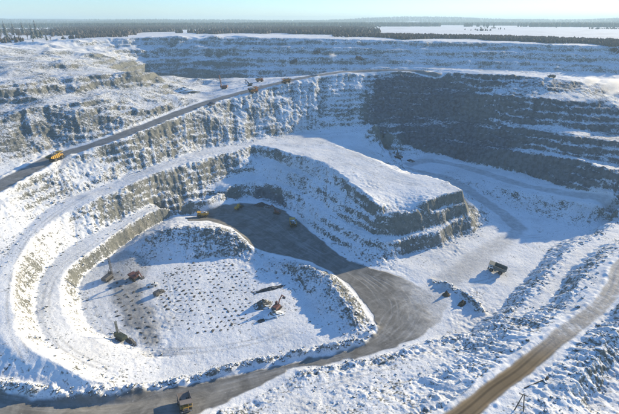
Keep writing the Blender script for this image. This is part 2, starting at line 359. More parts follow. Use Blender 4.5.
# strata: the faces step back in narrow benches
_h = HB.reshape(NR, NT); _s = np.hypot(np.gradient(_h, axis=0) / np.gradient(RR, axis=0), np.gradient(_h, axis=1) / (RR * (ths[1] - ths[0]))).ravel()
_f = sstep(.25, .5, _s) * (1 - keep)
for P_, wgt in ((5.2, np.maximum(farf * 1.2, ulz * .75 * (GY > 300))), (4.6, wall0 * .9), (3.3, (1 - farf) * (1 - wall0) * (1 - ulz) * (.15 + .6 * sstep(-.25, .35, fbm(GX, GY, 34, 2, 335))) * (1 - lowleft0) * (GR < 480) * stepz)):
    HB = HB + _f * wgt * P_ / 6.283 * np.sin(6.283 * HB / P_ + fbm(GX, GY, 55, 2, 330) * 3.0 + fbm(GX, GY, 9, 2, 331) * .8)
H2 = HB.reshape(NR, NT)
dr_ = np.gradient(H2, axis=0) / np.gradient(RR, axis=0); dt_ = np.gradient(H2, axis=1) / (RR * (ths[1] - ths[0]))
slope = np.hypot(dr_, dt_).ravel()
st, ct = np.sin(TT), np.cos(TT)
gx = (dr_ * st + dt_ * ct).ravel(); gy = (dr_ * ct - dt_ * st).ravel(); gl = np.maximum(np.hypot(gx, gy), 1e-4)
def blur(a, n):
    a = a.reshape(NR, NT)
    for _ in range(n):
        b = np.pad(a, 1, mode='edge'); a = .25 * (b[:-2, 1:-1] + b[2:, 1:-1] + b[1:-1, :-2] + b[1:-1, 2:])
    return a.ravel()
face = blur(sstep(.22, .62, slope), 4) * (1 - keep)
bx_ = blur(gx, 12); by_ = blur(gy, 12); bl = np.maximum(np.hypot(bx_, by_), 1e-4); bx_ /= bl; by_ /= bl

disp = np.zeros_like(HB)
sel = np.nonzero((face > .02) & (GR < 1100))[0]
fx, fy, fs = GX[sel], GY[sel], np.clip(GR[sel] / 280, .75, 2.2)
g = 0; g2 = 0
for kk in np.linspace(-1, 1, 13):                      # gullies: noise drawn out down the fall line
    qx = fx + bx_[sel] * kk * 11 * fs; qy = fy + by_[sel] * kk * 11 * fs
    g = g + vnoise(qx / (3.4 * fs), qy / (3.4 * fs), 60); g2 = g2 + vnoise(qx / (1.5 * fs), qy / (1.5 * fs), 61)
g = (g / 13 - .5) * 6; g2 = (g2 / 13 - .5) * 7
c1, c2, cid = cellular(fx + fbm(fx, fy, 3, 2, 90) * 1.2, fy + fbm(fx, fy, 3, 2, 91) * 1.2, 2.0, 12)
ll = 1 - .6 * lowleft0[sel]
d = (g * .55 * fs + g2 * .5 * fs + ridged(fx, fy, 14, 2, 70) * .35 * fs + fbm(fx, fy, 1.5, 2, 85, .7) * .55 * np.clip(fs, 1, 1.5) + (cid - .5) * .5) * ll
g = g * .5 + g2 * .6
disp[sel] += d * face[sel]
k1, k2, kid = cellular(fx + g * 1.5, (fy + fx * .3) * .8 + g2, 5.5, 33)
disp[sel] += wall0[sel] * face[sel] * ((kid - .5) * 2.2 + np.minimum(k2 - k1, .25) * 2.0 + g * .9)
streak = np.zeros_like(HB); streak[sel] = g
flat = (1 - face)
rough_n = sstep(-.1, .5, fbm(GX, GY, 35, 3, 130)) + .9 * sstep(44, 56, HB) * (GR < 900)
disp += flat * (1 - keep) * (GR < 1200) * (fbm(GX, GY, 14, 3, 100) * .35 + (.05 + .22 * rough_n) * fbm(GX, GY, 1.6, 2, 110, .7)) * (1 - .65 * lowleft0)
disp += keep * (fbm(GX, GY, 9, 2, 104) * .12)

# spoil and rubble areas
def band(P, w, reach=12):
    d_, s_, _ = seg_dist(GX, GY, P, reach); return d_, s_
rub = np.zeros_like(HB)
lump = np.clip(fbm(GX, GY, 2.4, 3, 150, .6) * 1.1 + .35, 0, 2)
for nm, w, amp in (('mound_ridge', 6, .9), ('left_mound', 10, 1.0), ('right_mound', 9, .6), ('right_mound2', 8, .5), ('wedge_toe', 6, .6), ('bank_mid', 5, .3), ('bank2', 3, .6), ('bank1', 3, .6), ('bank_low', 4, .4)):
    d_, _ = band(LINE[nm], w, w * 2)
    m = np.exp(-(d_ / w) ** 2); rub = np.maximum(rub, m * amp)
disp += rub * (lump - .35) * 1.1 * (1 - keep)
# berms heaped along the road edges
def berm(P, h, w, seed, gate=None, off=0):
    d_, s_, a_ = seg_dist(GX, GY, P, 3.2 * w + abs(off))
    if off: d_ = np.abs(s_ - off)
    hh = h * np.exp(-(d_ / w) ** 2) * np.clip(.75 + fbm(GX, GY, 3.0, 2, seed) * 1.0, .1, 2)
    return hh
BERM_LOW = np.array([gpt(*p) for p in [(-60,377),(0,386),(34,392.5),(68,396),(102,394.5),(136,389.5),(170,384),(205,377),(239,367),(280,358),(307,352.5),(340,346.5),(362,341),(373,333),(375,325)]])
BERM_UP = np.array([gpt(*p) for p in [(300,372),(325,368),(368,361),(388,355.5),(415,347),(438,341),(462,337)]])
BERM_RT = np.array([gpt(*p) for p in [(433,281),(446,286),(456,291),(466,297),(476,305),(482,313)]])
bm_h = berm(BERM_LOW, 1.9, 1.6, 200) + berm(BERM_UP, .8, 1.6, 205) + berm(BERM_RT, 1.7, 1.5, 210)
bm_h += berm(UR[: -60], 1.1, 1.1, 215, off=UR_W + 1.6) + berm(UR[: -60], .8, 1.0, 216, off=-UR_W - 1.6) * (fbm(GX, GY, 30, 2, 217) > -.1)
bm_h += berm(DR, .5, .9, 218, off=3.6) + berm(DR, .45, .8, 219, off=-3.6)
disp += bm_h
rub = np.maximum(rub, np.clip(bm_h, 0, 1) * .8)
# wheel ruts on the tracks
disp -= m_dr * .18 * (np.exp(-((np.abs(dr_s) - 1.1) / .45) ** 2))
disp -= (m_ur * 0 + m_tr * .05)

# far country: gentle swells and a low ridge on the skyline
farw = sstep(1500, 3000, GR)
disp += farw * (fbm(GX, GY, 1500, 3, 300) * 10)
az = np.degrees(TT.ravel())
ridge = 26 * np.exp(-((az - 13) / 9) ** 2) + 14 * np.exp(-((az - 36) / 14) ** 2) + 20 * np.exp(-((az + 42) / 12) ** 2) + 12 * np.exp(-((az + 18) / 10) ** 2) + 14
disp += sstep(3800, 7500, GR) * ridge * 1.9 * (1 + .25 * fbm(az, az * 0, 6, 3, 310))
HZ = HB + disp
HZ2 = HZ.reshape(NR, NT)
LR = np.log(rhos)
def ground(x, y):
    x = np.atleast_1d(np.asarray(x, float)); y = np.atleast_1d(np.asarray(y, float))
    th = np.arctan2(x, y); rr = np.log(np.maximum(np.hypot(x, y), 1))
    a = np.clip(np.interp(rr, LR, np.arange(NR)), 0, NR - 1.001); j = np.clip((th - ths[0]) / (ths[-1] - ths[0]) * (NT - 1), 0, NT - 1.001)
    i0 = a.astype(int); j0 = j.astype(int); fa = a - i0; fj = j - j0
    return (HZ2[i0, j0] * (1 - fa) + HZ2[i0 + 1, j0] * fa) * (1 - fj) + (HZ2[i0, j0 + 1] * (1 - fa) + HZ2[i0 + 1, j0 + 1] * fa) * fj
def hit(u, v): return meet(ground, u, v)

# what covers the ground: R road gravel, G brown earth, B bare-rock bias, A dark rock
msk = np.zeros((NR * NT, 4), np.float32)
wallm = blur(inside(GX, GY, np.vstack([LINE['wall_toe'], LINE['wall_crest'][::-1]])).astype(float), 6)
rub1 = sstep(-2, 3, poly_sd(GX, GY, RUB1) + edge_n * 2); heapm = sstep(-1, 2, poly_sd(GX, GY, HEAPP) + edge_n)
trk_fade = m_tr * .34
trk = np.zeros_like(HB)
for pts in ([(262,143),(290,146),(330,155),(370,172),(410,184),(445,187)], [(300,136),(340,148),(380,166),(425,182)], [(300,134),(325,134),(372,128)], [(255,148),(215,152),(170,164),(129,178),(98,192),(68,206),(45,222),(25,250),(12,290),(14,330),(30,365)],
            [(200,192),(165,203),(136,217),(112,233),(90,248),(65,265),(50,285),(46,315),(58,340),(85,360),(120,372)], [(105,262),(92,280),(90,305),(105,330),(140,348),(200,350),(260,340),(300,325)], [(97,268),(96,300),(112,328),(150,352),(230,348)],
            [(160,285),(166,310),(180,338)], [(180,88),(210,90),(235,92)], [(190,98),(225,91),(252,84)], [(470,362),(500,352),(520,350),(530,358)], [(440,352),(480,349),(505,346),(526,352),(535,360)], [(500,345),(516,352),(519,364)],
            [(420,300),(450,285),(480,283),(500,276)], [(430,290),(470,262),(510,240),(545,235)], [(0,95),(50,93),(100,86)], [(440,345),(400,362),(350,378),(310,392)]):
    d_, s_, a_ = seg_dist(GX, GY, spline([gpt(*q) for q in pts], 8), 6)
    trk = np.maximum(trk, np.exp(-((np.abs(np.abs(s_) - 1.15)) / .42) ** 2) * (d_ < 4) * sstep(.3, 6, a_) * sstep(.3, 6, a_.max() - a_) * (.7 + .5 * fbm(GX, GY, 12, 2, 350)))
disp_trk = trk
trk2 = np.zeros_like(HB)
for pts in ([(200,388),(260,372),(320,358),(360,348),(385,332),(395,312),(388,292),(370,278),(345,262)], [(190,396),(250,380),(310,366),(360,357),(395,344),(418,322),(440,306)], [(230,384),(300,364),(350,354),(380,340),(405,318),(425,300),(445,285)],
            [(400,336),(412,318),(408,300),(395,286),(372,274)], [(0,402),(60,408),(120,403),(190,391)], [(-40,396),(30,404),(100,408),(160,402),(210,390)], [(240,206),(262,216),(290,236),(320,254),(350,272),(372,288),(384,306)],
            [(210,216),(240,216),(270,228),(300,248),(330,264)], [(360,352),(378,336),(386,318),(402,304),(428,294)], [(415,300),(400,318),(404,332)]):
    d_, s_, a_ = seg_dist(GX, GY, spline([gpt(*q) for q in pts], 8), 6)
    trk2 = np.maximum(trk2, np.exp(-((np.abs(np.abs(s_) - 1.25)) / .38) ** 2) * (d_ < 4) * sstep(.5, 9, a_) * sstep(.5, 9, a_.max() - a_) * np.clip(.55 + .9 * fbm(GX, GY, 9, 2, 352), 0, 1))
msk[:, 0] = np.maximum.reduce([m_ur * .92, m_mr, trk_fade, m_wl * .42, m_wu * .38, m_dr * .45, rub1 * .72, heapm * .4, trk * .4])
msk[:, 0] -= trk2 * m_mr * .16
ramp_d = np.clip(1.15 - dr_a / max(dr_a.max(), 1), 0, 1)
tot_d = dr_a.max(); fr = dr_a / tot_d
msk[:, 1] = m_dr * (.34 + .66 * sstep(118, 98, GY))
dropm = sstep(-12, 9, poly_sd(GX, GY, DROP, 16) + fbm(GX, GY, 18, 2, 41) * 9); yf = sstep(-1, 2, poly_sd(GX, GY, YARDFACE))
ulm = sstep(-70, -120, GX) * sstep(215, 260, GY) * (GR < 620)
rbank = ((GX > 30) & (GY < 150 + (GX - 50) * .755) & (HB < 18)).astype(float); lowleft = np.maximum(sstep(-50, -75, GX) * sstep(215, 180, GY), .55 * sstep(-50, -70, GX) * sstep(255, 225, GY) * (HB < 10.5)); proz = inside(GX, GY, np.vstack([LINE['prom_toe'], LINE['prom_back'], LINE['prom_crest'][:2]])).astype(float)
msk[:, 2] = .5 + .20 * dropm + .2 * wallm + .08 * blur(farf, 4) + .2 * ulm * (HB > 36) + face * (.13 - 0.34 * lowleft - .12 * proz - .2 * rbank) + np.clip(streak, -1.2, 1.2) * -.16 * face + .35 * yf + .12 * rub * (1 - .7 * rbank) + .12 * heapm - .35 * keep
woods = sstep(2300, 2700, GR) * sstep(-.32, -.22, fbm(GX, GY, 900, 3, 402)); woods = np.maximum(woods, sstep(5000, 5600, GR))
woods = np.maximum(woods, sstep(1050, 1150, GR) * sstep(9, 6, az) * sstep(-27, -24, az) * sstep(-.25, -.15, fbm(GX, GY, 260, 3, 412)))
msk[:, 2] += woods
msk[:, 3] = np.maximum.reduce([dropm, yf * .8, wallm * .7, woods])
yd_d, yd_s, _a = seg_dist(GX, GY, LINE['yard'], 30); rf_d, rf_s, _a = seg_dist(GX, GY, LINE['right_floor'], 30)
lane = np.where(ur_d < 14, ur_s, np.where(dr_d < 8, dr_s, np.where((mr_sd > -3) & (yd_d < 29), yd_s, np.where(rf_d < 29, rf_s, 0))))
lane = lane + fbm(GX, GY, 22, 2, 360) * np.where(ur_d < 14, .5, np.where(dr_d < 8, .35, 3.5))

# cells are handed to the pieces of the setting they belong to
cx = (slice(0, NR - 1), slice(0, NT - 1))
def cell(a): a = a.reshape(NR, NT); return .25 * (a[:-1, :-1] + a[1:, :-1] + a[:-1, 1:] + a[1:, 1:])
zone = np.zeros((NR - 1, NT - 1), np.int8)                                   # 0 open snowy ground
PROM = np.vstack([LINE['prom_toe'], LINE['prom_back'][::1][3:], LINE['bench10_out2'][::-1]])
promin = inside(GX, GY, np.vstack([LINE['prom_toe'][8:], LINE['prom_back']])).astype(float)
cGR = cell(GR)
zone[cell(HB) > 0] = 0
lowfloor = inside(GX, GY, np.vstack([LINE['face3_toe'][20:], BERM_LOW[6:], LINE['mound_out'][::-1], LINE['left_mound_back'][::-1]])).astype(float)
rightfloor = inside(GX, GY, np.vstack([LINE['prom_toe'][100:], LINE['wind_low'][60:], LINE['wedge_toe'][50:90], LINE['bank1_toe'][10:]])).astype(float)
wallz = inside(GX, GY, np.vstack([LINE['wall_toe'], LINE['wall_crest'][::-1]])).astype(float)
zone[cell(lowfloor) > .5] = 1
zone[cell(rightfloor) > .5] = 2
zone[cell(wallz) > .5] = 3
zone[cell(promin) > .5] = 4
zone[(cell(HB) > 80) & (cGR > 640)] = 5
zone[cell(m_wu) > .5] = 6; zone[cell(m_wl) > .5] = 6
zone[cell(m_mr) > .5] = 7
zone[cell(m_ur) > .5] = 8
zone[cell(m_dr) > .5] = 9
ZN = ['terraced_slope', 'lower_pit_floor', 'pit_floor', 'quarry_wall', 'rock_bench', 'plain', 'winding_road', 'gravel_road', 'haul_road', 'dirt_road']
ZL = ['snowy terraced slopes of the open pit with bare rock faces', 'snow covered lower pit floor with drill cuttings', 'snowy pit floor where the white truck stands', 'tall dark quarry wall in blue shade', 'flat topped stepped rock bench in the middle of the pit', 'snowy plain and fields beyond the rim', 'snow covered track winding up behind the rock bench', 'dark grey gravel road curving through the pit', 'grey haul road climbing along the upper terraces', 'brown rutted dirt road at the lower right']

def new_mat(name):
    m = bpy.data.materials.new(name); m.use_nodes = True
    n = m.node_tree; n.nodes.clear()
    return m, n
class NB:
    """small node builder"""
    def __init__(s, nt): s.nt = nt
    def n(s, t, **kw):
        o = s.nt.nodes.new('ShaderNode' + t)
        for k, v in kw.items():
            if k.startswith('i_'):
                key = k[2:]; key = int(key) if key.isdigit() else key.replace('_', ' ')
                s.put(o.inputs[key], v)
            else: setattr(o, k, v)
        return o
    def put(s, inp, v):
        if hasattr(v, 'is_output') or isinstance(v, bpy.types.NodeSocket): s.nt.links.new(v, inp)
        else: inp.default_value = v
    def math(s, op, a, b=0., c=0., clamp=False):
        o = s.nt.nodes.new('ShaderNodeMath'); o.operation = op; o.use_clamp = clamp
        s.put(o.inputs[0], a); s.put(o.inputs[1], b); s.put(o.inputs[2], c); return o.outputs[0]
    def mix(s, f, a, b, kind='RGBA', blend='MIX'):
        o = s.nt.nodes.new('ShaderNodeMix'); o.data_type = kind; o.blend_type = blend if kind == 'RGBA' else 'MIX'
        if kind == 'RGBA':
            s.put(o.inputs[0], f); s.put(o.inputs[6], a); s.put(o.inputs[7], b); return o.outputs[2]
        s.put(o.inputs[0], f); s.put(o.inputs[2], a); s.put(o.inputs[3], b); return o.outputs[0]
    def noise(s, vec, scale, detail=3, rough=.55, dist=0.):
        o = s.nt.nodes.new('ShaderNodeTexNoise'); o.inputs['Scale'].default_value = scale; o.inputs['Detail'].default_value = detail
        o.inputs['Roughness'].default_value = rough; o.inputs['Distortion'].default_value = dist
        if vec is not None: s.nt.links.new(vec, o.inputs['Vector'])
        return o.outputs['Fac']
    def ss(s, v, a, b):
        o = s.nt.nodes.new('ShaderNodeMapRange'); o.interpolation_type = 'SMOOTHSTEP'
        s.put(o.inputs['Value'], v); s.put(o.inputs['From Min'], a); s.put(o.inputs['From Max'], b); return o.outputs[0]
    def rgb(s, *c): return (c[0], c[1], c[2], 1.0)

def ground_material():
    m, t = new_mat('snowy_quarry_ground'); b = NB(t)
    out = b.n('OutputMaterial'); bs = b.n('BsdfPrincipled'); b.nt.links.new(bs.outputs[0], out.inputs['Surface'])
    geo = b.n('NewGeometry'); pos = geo.outputs['Position']
    at = b.n('Attribute', attribute_name='cover'); sp = b.n('SeparateColor'); b.nt.links.new(at.outputs['Color'], sp.inputs[0])
    road, earth, rockb, dark = sp.outputs[0], sp.outputs[1], sp.outputs[2], at.outputs['Alpha']
    ln = b.n('Attribute', attribute_name='lane')
    nz = b.n('SeparateXYZ'); b.nt.links.new(geo.outputs['Normal'], nz.inputs[0]); nz = nz.outputs[2]
    n_fine = b.noise(pos, 1.15, 4, .7); n_mid = b.noise(pos, .42, 3, .6); n_big = b.noise(pos, .055, 3, .5); n_tiny = b.noise(pos, 2.6, 3, .7)
    # rock colours
    rc = b.n('ValToRGB'); e = rc.color_ramp.elements
    e[0].position = .28; e[0].color = (.06, .064, .063, 1); e[1].position = .72; e[1].color = (.27, .265, .24, 1)
    x = rc.color_ramp.elements.new(.5); x.color = (.165, .17, .152, 1)
    mx = b.math('ADD', b.math('MULTIPLY', n_fine, .55), b.math('MULTIPLY', n_mid, .45)); b.nt.links.new(mx, rc.inputs[0])
    tan = b.mix(b.math('MULTIPLY', b.ss(n_big, .50, .68), .4), rc.outputs[0], b.rgb(.25, .23, .19), blend='MIX')
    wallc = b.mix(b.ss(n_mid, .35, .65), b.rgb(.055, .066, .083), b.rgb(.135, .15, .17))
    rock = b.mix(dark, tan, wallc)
    # where snow lies: flat enough, and not scoured
    k = b.math('ADD', nz, b.math('MULTIPLY', b.math('SUBTRACT', n_fine, .5), b.math('SUBTRACT', 1.7, b.math('MULTIPLY', dark, .8))))
    k = b.math('ADD', k, b.math('MULTIPLY', b.math('SUBTRACT', n_mid, .5), .8))
    k = b.math('ADD', k, b.math('MULTIPLY', b.math('SUBTRACT', n_big, .5), .6))
    k = b.math('SUBTRACT', k, b.math('MULTIPLY', b.math('SUBTRACT', rockb, .5), .9))
    snow = b.ss(k, .56, .84)
    sc = b.mix(b.ss(n_mid, .35, .7), b.rgb(.86, .875, .885), b.rgb(.77, .785, .80))
    sc = b.mix(b.math('MULTIPLY', b.ss(b.math('ADD', b.math('MULTIPLY', n_tiny, .5), b.math('MULTIPLY', n_big, .5)), .52, .64), .5), sc, b.rgb(.38, .39, .40))
    sc = b.mix(b.math('MULTIPLY', b.ss(b.noise(pos, .018, 4, .6), .48, .66), .45), sc, b.rgb(.55, .55, .545))
    col = b.mix(snow, rock, sc)
    # packed gravel of roads, with lanes worn along them
    cb = b.n('CombineXYZ'); b.nt.links.new(b.math('MULTIPLY', ln.outputs['Fac'], 1.0), cb.inputs[0])
    n_lane = b.noise(cb.outputs[0], .8, 5, .75)
    va = b.n('VectorMath', operation='MULTIPLY'); b.nt.links.new(pos, va.inputs[0]); va.inputs[1].default_value = (.25, 1.0, 1)
    gr = b.mix(b.ss(b.math('ADD', b.math('MULTIPLY', n_lane, .38), b.math('MULTIPLY', b.noise(pos, .16, 5, .65, .8), .7)), .38, .70), b.rgb(.115, .112, .105), b.rgb(.255, .25, .235))
    gr = b.mix(b.math('MULTIPLY', b.ss(b.math('ADD', b.math('MULTIPLY', n_lane, .55), b.math('MULTIPLY', n_fine, .45)), .54, .68), .5), gr, b.rgb(.52, .53, .54))
    rk = b.math('ADD', road, b.math('MULTIPLY', b.math('SUBTRACT', n_mid, .5), b.math('MULTIPLY', b.math('MULTIPLY', road, b.math('SUBTRACT', 1., road)), 2.4)), clamp=True)
    col = b.mix(rk, col, gr)
    n_rut = b.noise(cb.outputs[0], .62, 1, .5)
    ea = b.mix(b.ss(b.math('ADD', b.math('MULTIPLY', n_rut, .85), b.math('MULTIPLY', n_big, .15)), .38, .62), b.rgb(.075, .05, .026), b.rgb(.27, .20, .115))
    ek = b.math('MULTIPLY', earth, b.ss(b.math('ADD', n_mid, b.math('MULTIPLY', earth, .6)), .45, .75))
    col = b.mix(ek, col, ea)
    b.nt.links.new(col, bs.inputs['Base Color'])
    bs.inputs['Roughness'].default_value = .85; bs.inputs['Specular IOR Level'].default_value = .2
    bp = b.n('Bump'); bp.inputs['Strength'].default_value = .95; bp.inputs['Distance'].default_value = .55
    hh = b.math('ADD', b.math('MULTIPLY', n_mid, .8), b.math('MULTIPLY', n_fine, .55)); hh = b.math('ADD', hh, b.math('MULTIPLY', n_tiny, .12))
    hh = b.math('MULTIPLY', hh, b.math('SUBTRACT', 1., b.math('MULTIPLY', b.math('MAXIMUM', b.math('MAXIMUM', road, earth), b.math('MULTIPLY', snow, .55)), .85)))
    b.nt.links.new(hh, bp.inputs['Height']); b.nt.links.new(bp.outputs[0], bs.inputs['Normal'])
    return m
M_GROUND = ground_material()

allq = (np.arange(NR - 1)[:, None] * NT + np.arange(NT - 1)[None]).astype(np.int32)
V = np.stack([GX, GY, HZ], 1).astype(np.float32)
for zi, nm in enumerate(ZN):
    q0 = allq[zone == zi]
    if not len(q0): continue
    Q = np.stack([q0, q0 + 1, q0 + NT + 1, q0 + NT], 1)[:, ::1]
    ids, inv = np.unique(Q, return_inverse=True); inv = inv.reshape(Q.shape).astype(np.int32)
    me = bpy.data.meshes.new(nm)
    me.vertices.add(len(ids)); me.vertices.foreach_set('co', V[ids].ravel())
    me.loops.add(Q.size); me.loops.foreach_set('vertex_index', inv[:, ::-1].ravel())
    me.polygons.add(len(Q)); me.polygons.foreach_set('loop_start', np.arange(0, Q.size, 4, dtype=np.int32)); 
    me.polygons.foreach_set('use_smooth', np.ones(len(Q), bool))
    me.update(calc_edges=True)
    ca = me.attributes.new('cover', 'FLOAT_COLOR', 'POINT'); ca.data.foreach_set('color', msk[ids].ravel())
    la = me.attributes.new('lane', 'FLOAT', 'POINT'); la.data.foreach_set('value', lane[ids].astype(np.float32))
    me.materials.append(M_GROUND)
    o = bpy.data.objects.new(nm, me); COL.objects.link(o); o['kind'] = 'structure'; o['label'] = ZL[zi]

# ------------------------------------------------------------------ small materials
def paint(name, c, rough=.5, metal=0., dirt=.35, dirt_c=(.16, .14, .115)):
    """worn paint: base colour broken by road dust and scuffs"""
    m, t = new_mat(name); b = NB(t)
    out = b.n('OutputMaterial'); bs = b.n('BsdfPrincipled'); t.links.new(bs.outputs[0], out.inputs['Surface'])
    tc = b.n('TexCoord'); n1 = b.noise(tc.outputs['Object'], 1.6, 4, .65); n2 = b.noise(tc.outputs['Object'], 7., 2, .6)
    f = b.math('MULTIPLY', b.ss(b.math('ADD', b.math('MULTIPLY', n1, .7), b.math('MULTIPLY', n2, .3)), .42, .66), dirt)
    t.links.new(b.mix(f, b.rgb(*c), b.rgb(*dirt_c)), bs.inputs['Base Color'])
    bs.inputs['Roughness'].default_value = rough; bs.inputs['Metallic'].default_value = metal
    bs.inputs['Specular IOR Level'].default_value = .35
    return m
P_YEL = paint('dusty_yellow_paint', (.58, .34, .045), dirt=.45)
P_ORG = paint('dusty_orange_paint', (.42, .17, .04), dirt=.45)
P_WHT = paint('white_truck_paint', (.72, .72, .70), dirt=.3)
P_GRN = paint('grey_green_paint', (.12, .14, .13), dirt=.35)
P_RED = paint('faded_red_paint', (.17, .06, .045), dirt=.45)
P_STL = paint('worn_dark_steel', (.10, .10, .105), .55, .3, .5, (.2, .18, .16))
P_BED = paint('scoured_bed_steel', (.20, .17, .15), .5, .2, .6, (.30, .26, .22))
P_BLK = paint('black_rubber', (.016, .016, .017), .85, 0, .5, (.08, .075, .07))
P_GLS = paint('dark_cab_glass', (.02, .026, .03), .12, 0, .15)
P_BLU = paint('dark_blue_paint', (.05, .07, .12), dirt=.3)
P_DGR = paint('dark_green_paint', (.05, .065, .04), dirt=.4)
P_WOOD = paint('weathered_timber', (.12, .09, .065), .9, 0, .5, (.06, .05, .045))
P_CER = paint('grey_porcelain', (.3, .3, .3), .3)
def rocky(name, c0, c1, snow=.62, snow_w=.12, scale=1.):
    m, t = new_mat(name); b = NB(t)
    out = b.n('OutputMaterial'); bs = b.n('BsdfPrincipled'); t.links.new(bs.outputs[0], out.inputs['Surface'])
    g = b.n('NewGeometry'); nz = b.n('SeparateXYZ'); t.links.new(g.outputs['Normal'], nz.inputs[0])
    n1 = b.noise(g.outputs['Position'], 1.3 * scale, 4, .65); n2 = b.noise(g.outputs['Position'], .35 * scale, 2, .5)
    rock = b.mix(b.ss(n1, .35, .66), b.rgb(*c0), b.rgb(*c1))
    k = b.math('ADD', nz.outputs[2], b.math('MULTIPLY', b.math('SUBTRACT', n1, .5), .8)); k = b.math('ADD', k, b.math('MULTIPLY', b.math('SUBTRACT', n2, .5), .7))
    t.links.new(b.mix(b.ss(k, snow, snow + snow_w), rock, b.rgb(.83, .87, .89)), bs.inputs['Base Color'])
    bs.inputs['Roughness'].default_value = .9; bs.inputs['Specular IOR Level'].default_value = .2
    bp = b.n('Bump'); bp.inputs['Strength'].default_value = .6; bp.inputs['Distance'].default_value = .2
    t.links.new(n1, bp.inputs['Height']); t.links.new(bp.outputs[0], bs.inputs['Normal'])
    return m
M_ROCK = rocky('snow_dusted_rock', (.05, .052, .05), (.20, .195, .175), .60)
M_ROCKB = rocky('bare_grey_rock', (.045, .047, .047), (.17, .165, .15), .9)
M_CUT = rocky('dark_drill_cuttings', (.055, .055, .056), (.15, .145, .135), 1.05, .15, 2)
M_EARTH = rocky('brown_earth', (.05, .036, .024), (.14, .10, .065), 1.05, .2)
M_GRAVEL = rocky('dark_gravel', (.035, .037, .042), (.10, .10, .10), .95, .2)
def leafy(name, c0, c1, snow=0.):
    m, t = new_mat(name); b = NB(t)
    out = b.n('OutputMaterial'); bs = b.n('BsdfPrincipled'); t.links.new(bs.outputs[0], out.inputs['Surface'])
    g = b.n('NewGeometry'); n1 = b.noise(g.outputs['Position'], .25, 3, .6)
    c = b.mix(b.ss(n1, .35, .65), b.rgb(*c0), b.rgb(*c1))
    if snow:
        nz = b.n('SeparateXYZ'); t.links.new(g.outputs['Normal'], nz.inputs[0])
        k = b.math('ADD', nz.outputs[2], b.math('MULTIPLY', b.math('SUBTRACT', b.noise(g.outputs['Position'], 1.2, 2, .5), .5), 1.2))
        c = b.mix(b.math('MULTIPLY', b.ss(k, .55, .9), snow), c, b.rgb(.75, .77, .8))
    t.links.new(c, bs.inputs['Base Color']); bs.inputs['Roughness'].default_value = .95; bs.inputs['Specular IOR Level'].default_value = .1
    return m
M_CON = leafy('dark_conifer', (.014, .024, .014), (.035, .05, .026), .5)
M_BARE = leafy('bare_winter_wood', (.06, .054, .054), (.125, .112, .106))
M_PINE = leafy('far_pine_wood', (.03, .04, .036), (.065, .075, .06))
M_BARK = leafy('bark', (.04, .03, .024), (.08, .06, .045))

# ------------------------------------------------------------------ mesh helpers
class MB:
    def __init__(s): s.v = []; s.f = []
    def add(s, V, F):
        n = len(s.v); s.v += [tuple(map(float, p)) for p in V]; s.f += [tuple(i + n for i in f) for f in F]; return s
    def box(s, lo, hi, M=None, taper=None):
        (a, b, c), (d, e, f) = lo, hi
        V = [(a,b,c),(d,b,c),(d,e,c),(a,e,c),(a,b,f),(d,b,f),(d,e,f),(a,e,f)]
        if taper:                                   # shrink the top face: (x, y)
            mx, my = (a + d) / 2, (b + e) / 2
            V = V[:4] + [(mx + (x - mx) * taper[0], my + (y - my) * taper[1], z) for x, y, z in V[4:]]
        if M is not None: V = [tuple(M @ Vector(p)) for p in V]
        return s.add(V, [(0,3,2,1),(4,5,6,7),(0,1,5,4),(1,2,6,5),(2,3,7,6),(3,0,4,7)])
    def prism(s, prof, y0, y1):
        """profile in x-z drawn out along y"""
        n = len(prof)
        V = [(x, y0, z) for x, z in prof] + [(x, y1, z) for x, z in prof]
        F = [tuple(range(n)), tuple(range(2 * n - 1, n - 1, -1))] + [(i + n, (i + 1) % n + n, (i + 1) % n, i) for i in range(n)]
        return s.add(V, F)
    def cyl(s, p, q, r0, r1=None, n=10):
        p, q = Vector(p), Vector(q); r1 = r0 if r1 is None else r1
        z = (q - p).normalized(); x = z.orthogonal().normalized(); y = z.cross(x)
        V = []
        for c, rr in ((p, r0), (q, r1)):
            for i in range(n):
                a = 2 * math.pi * i / n; V.append(c + x * math.cos(a) * rr + y * math.sin(a) * rr)
        F = [(i, (i + 1) % n, (i + 1) % n + n, i + n) for i in range(n)] + [tuple(range(n - 1, -1, -1)), tuple(range(n, 2 * n))]
        return s.add(V, F)
    def bar(s, p, q, w, h=None):
        """square bar between two points"""
        p, q = Vector(p), Vector(q); h = h or w; z = (q - p).normalized()
        up = Vector((0, 0, 1)) if abs(z.z) < .95 else Vector((1, 0, 0))
        x = z.cross(up).normalized(); y = z.cross(x)
        V = [c + x * a * w / 2 + y * b * h / 2 for c in (p, q) for a, b in ((-1,-1),(1,-1),(1,1),(-1,1))]
        return s.add(V, [(0,1,2,3),(7,6,5,4),(0,4,5,1),(1,5,6,2),(2,6,7,3),(3,7,4,0)])
    def mesh(s, name, bevel=0.):
        me = bpy.data.meshes.new(name); me.from_pydata(s.v, [], s.f)
        bm = bmesh.new(); bm.from_mesh(me)
        bmesh.ops.recalc_face_normals(bm, faces=bm.faces)
        if bevel:
            bmesh.ops.bevel(bm, geom=[e for e in bm.edges if e.calc_length() > bevel * 3], offset=bevel, segments=1, affect='EDGES')
        bm.to_mesh(me); bm.free()
        return me
    def build(s, name, mat, parent=None, bevel=0.):
        me = s.mesh(name, bevel); me.materials.append(mat)
        o = bpy.data.objects.new(name, me); COL.objects.link(o); o.parent = parent
        return o
def empty(name): 
    o = bpy.data.objects.new(name, None); COL.objects.link(o); o.empty_display_size = .5; return o
def tag(o, label, cat, group=None, kind=None):
    o['label'] = label
    if cat: o['category'] = cat
    if group: o['group'] = group
    if kind: o['kind'] = kind
    return o
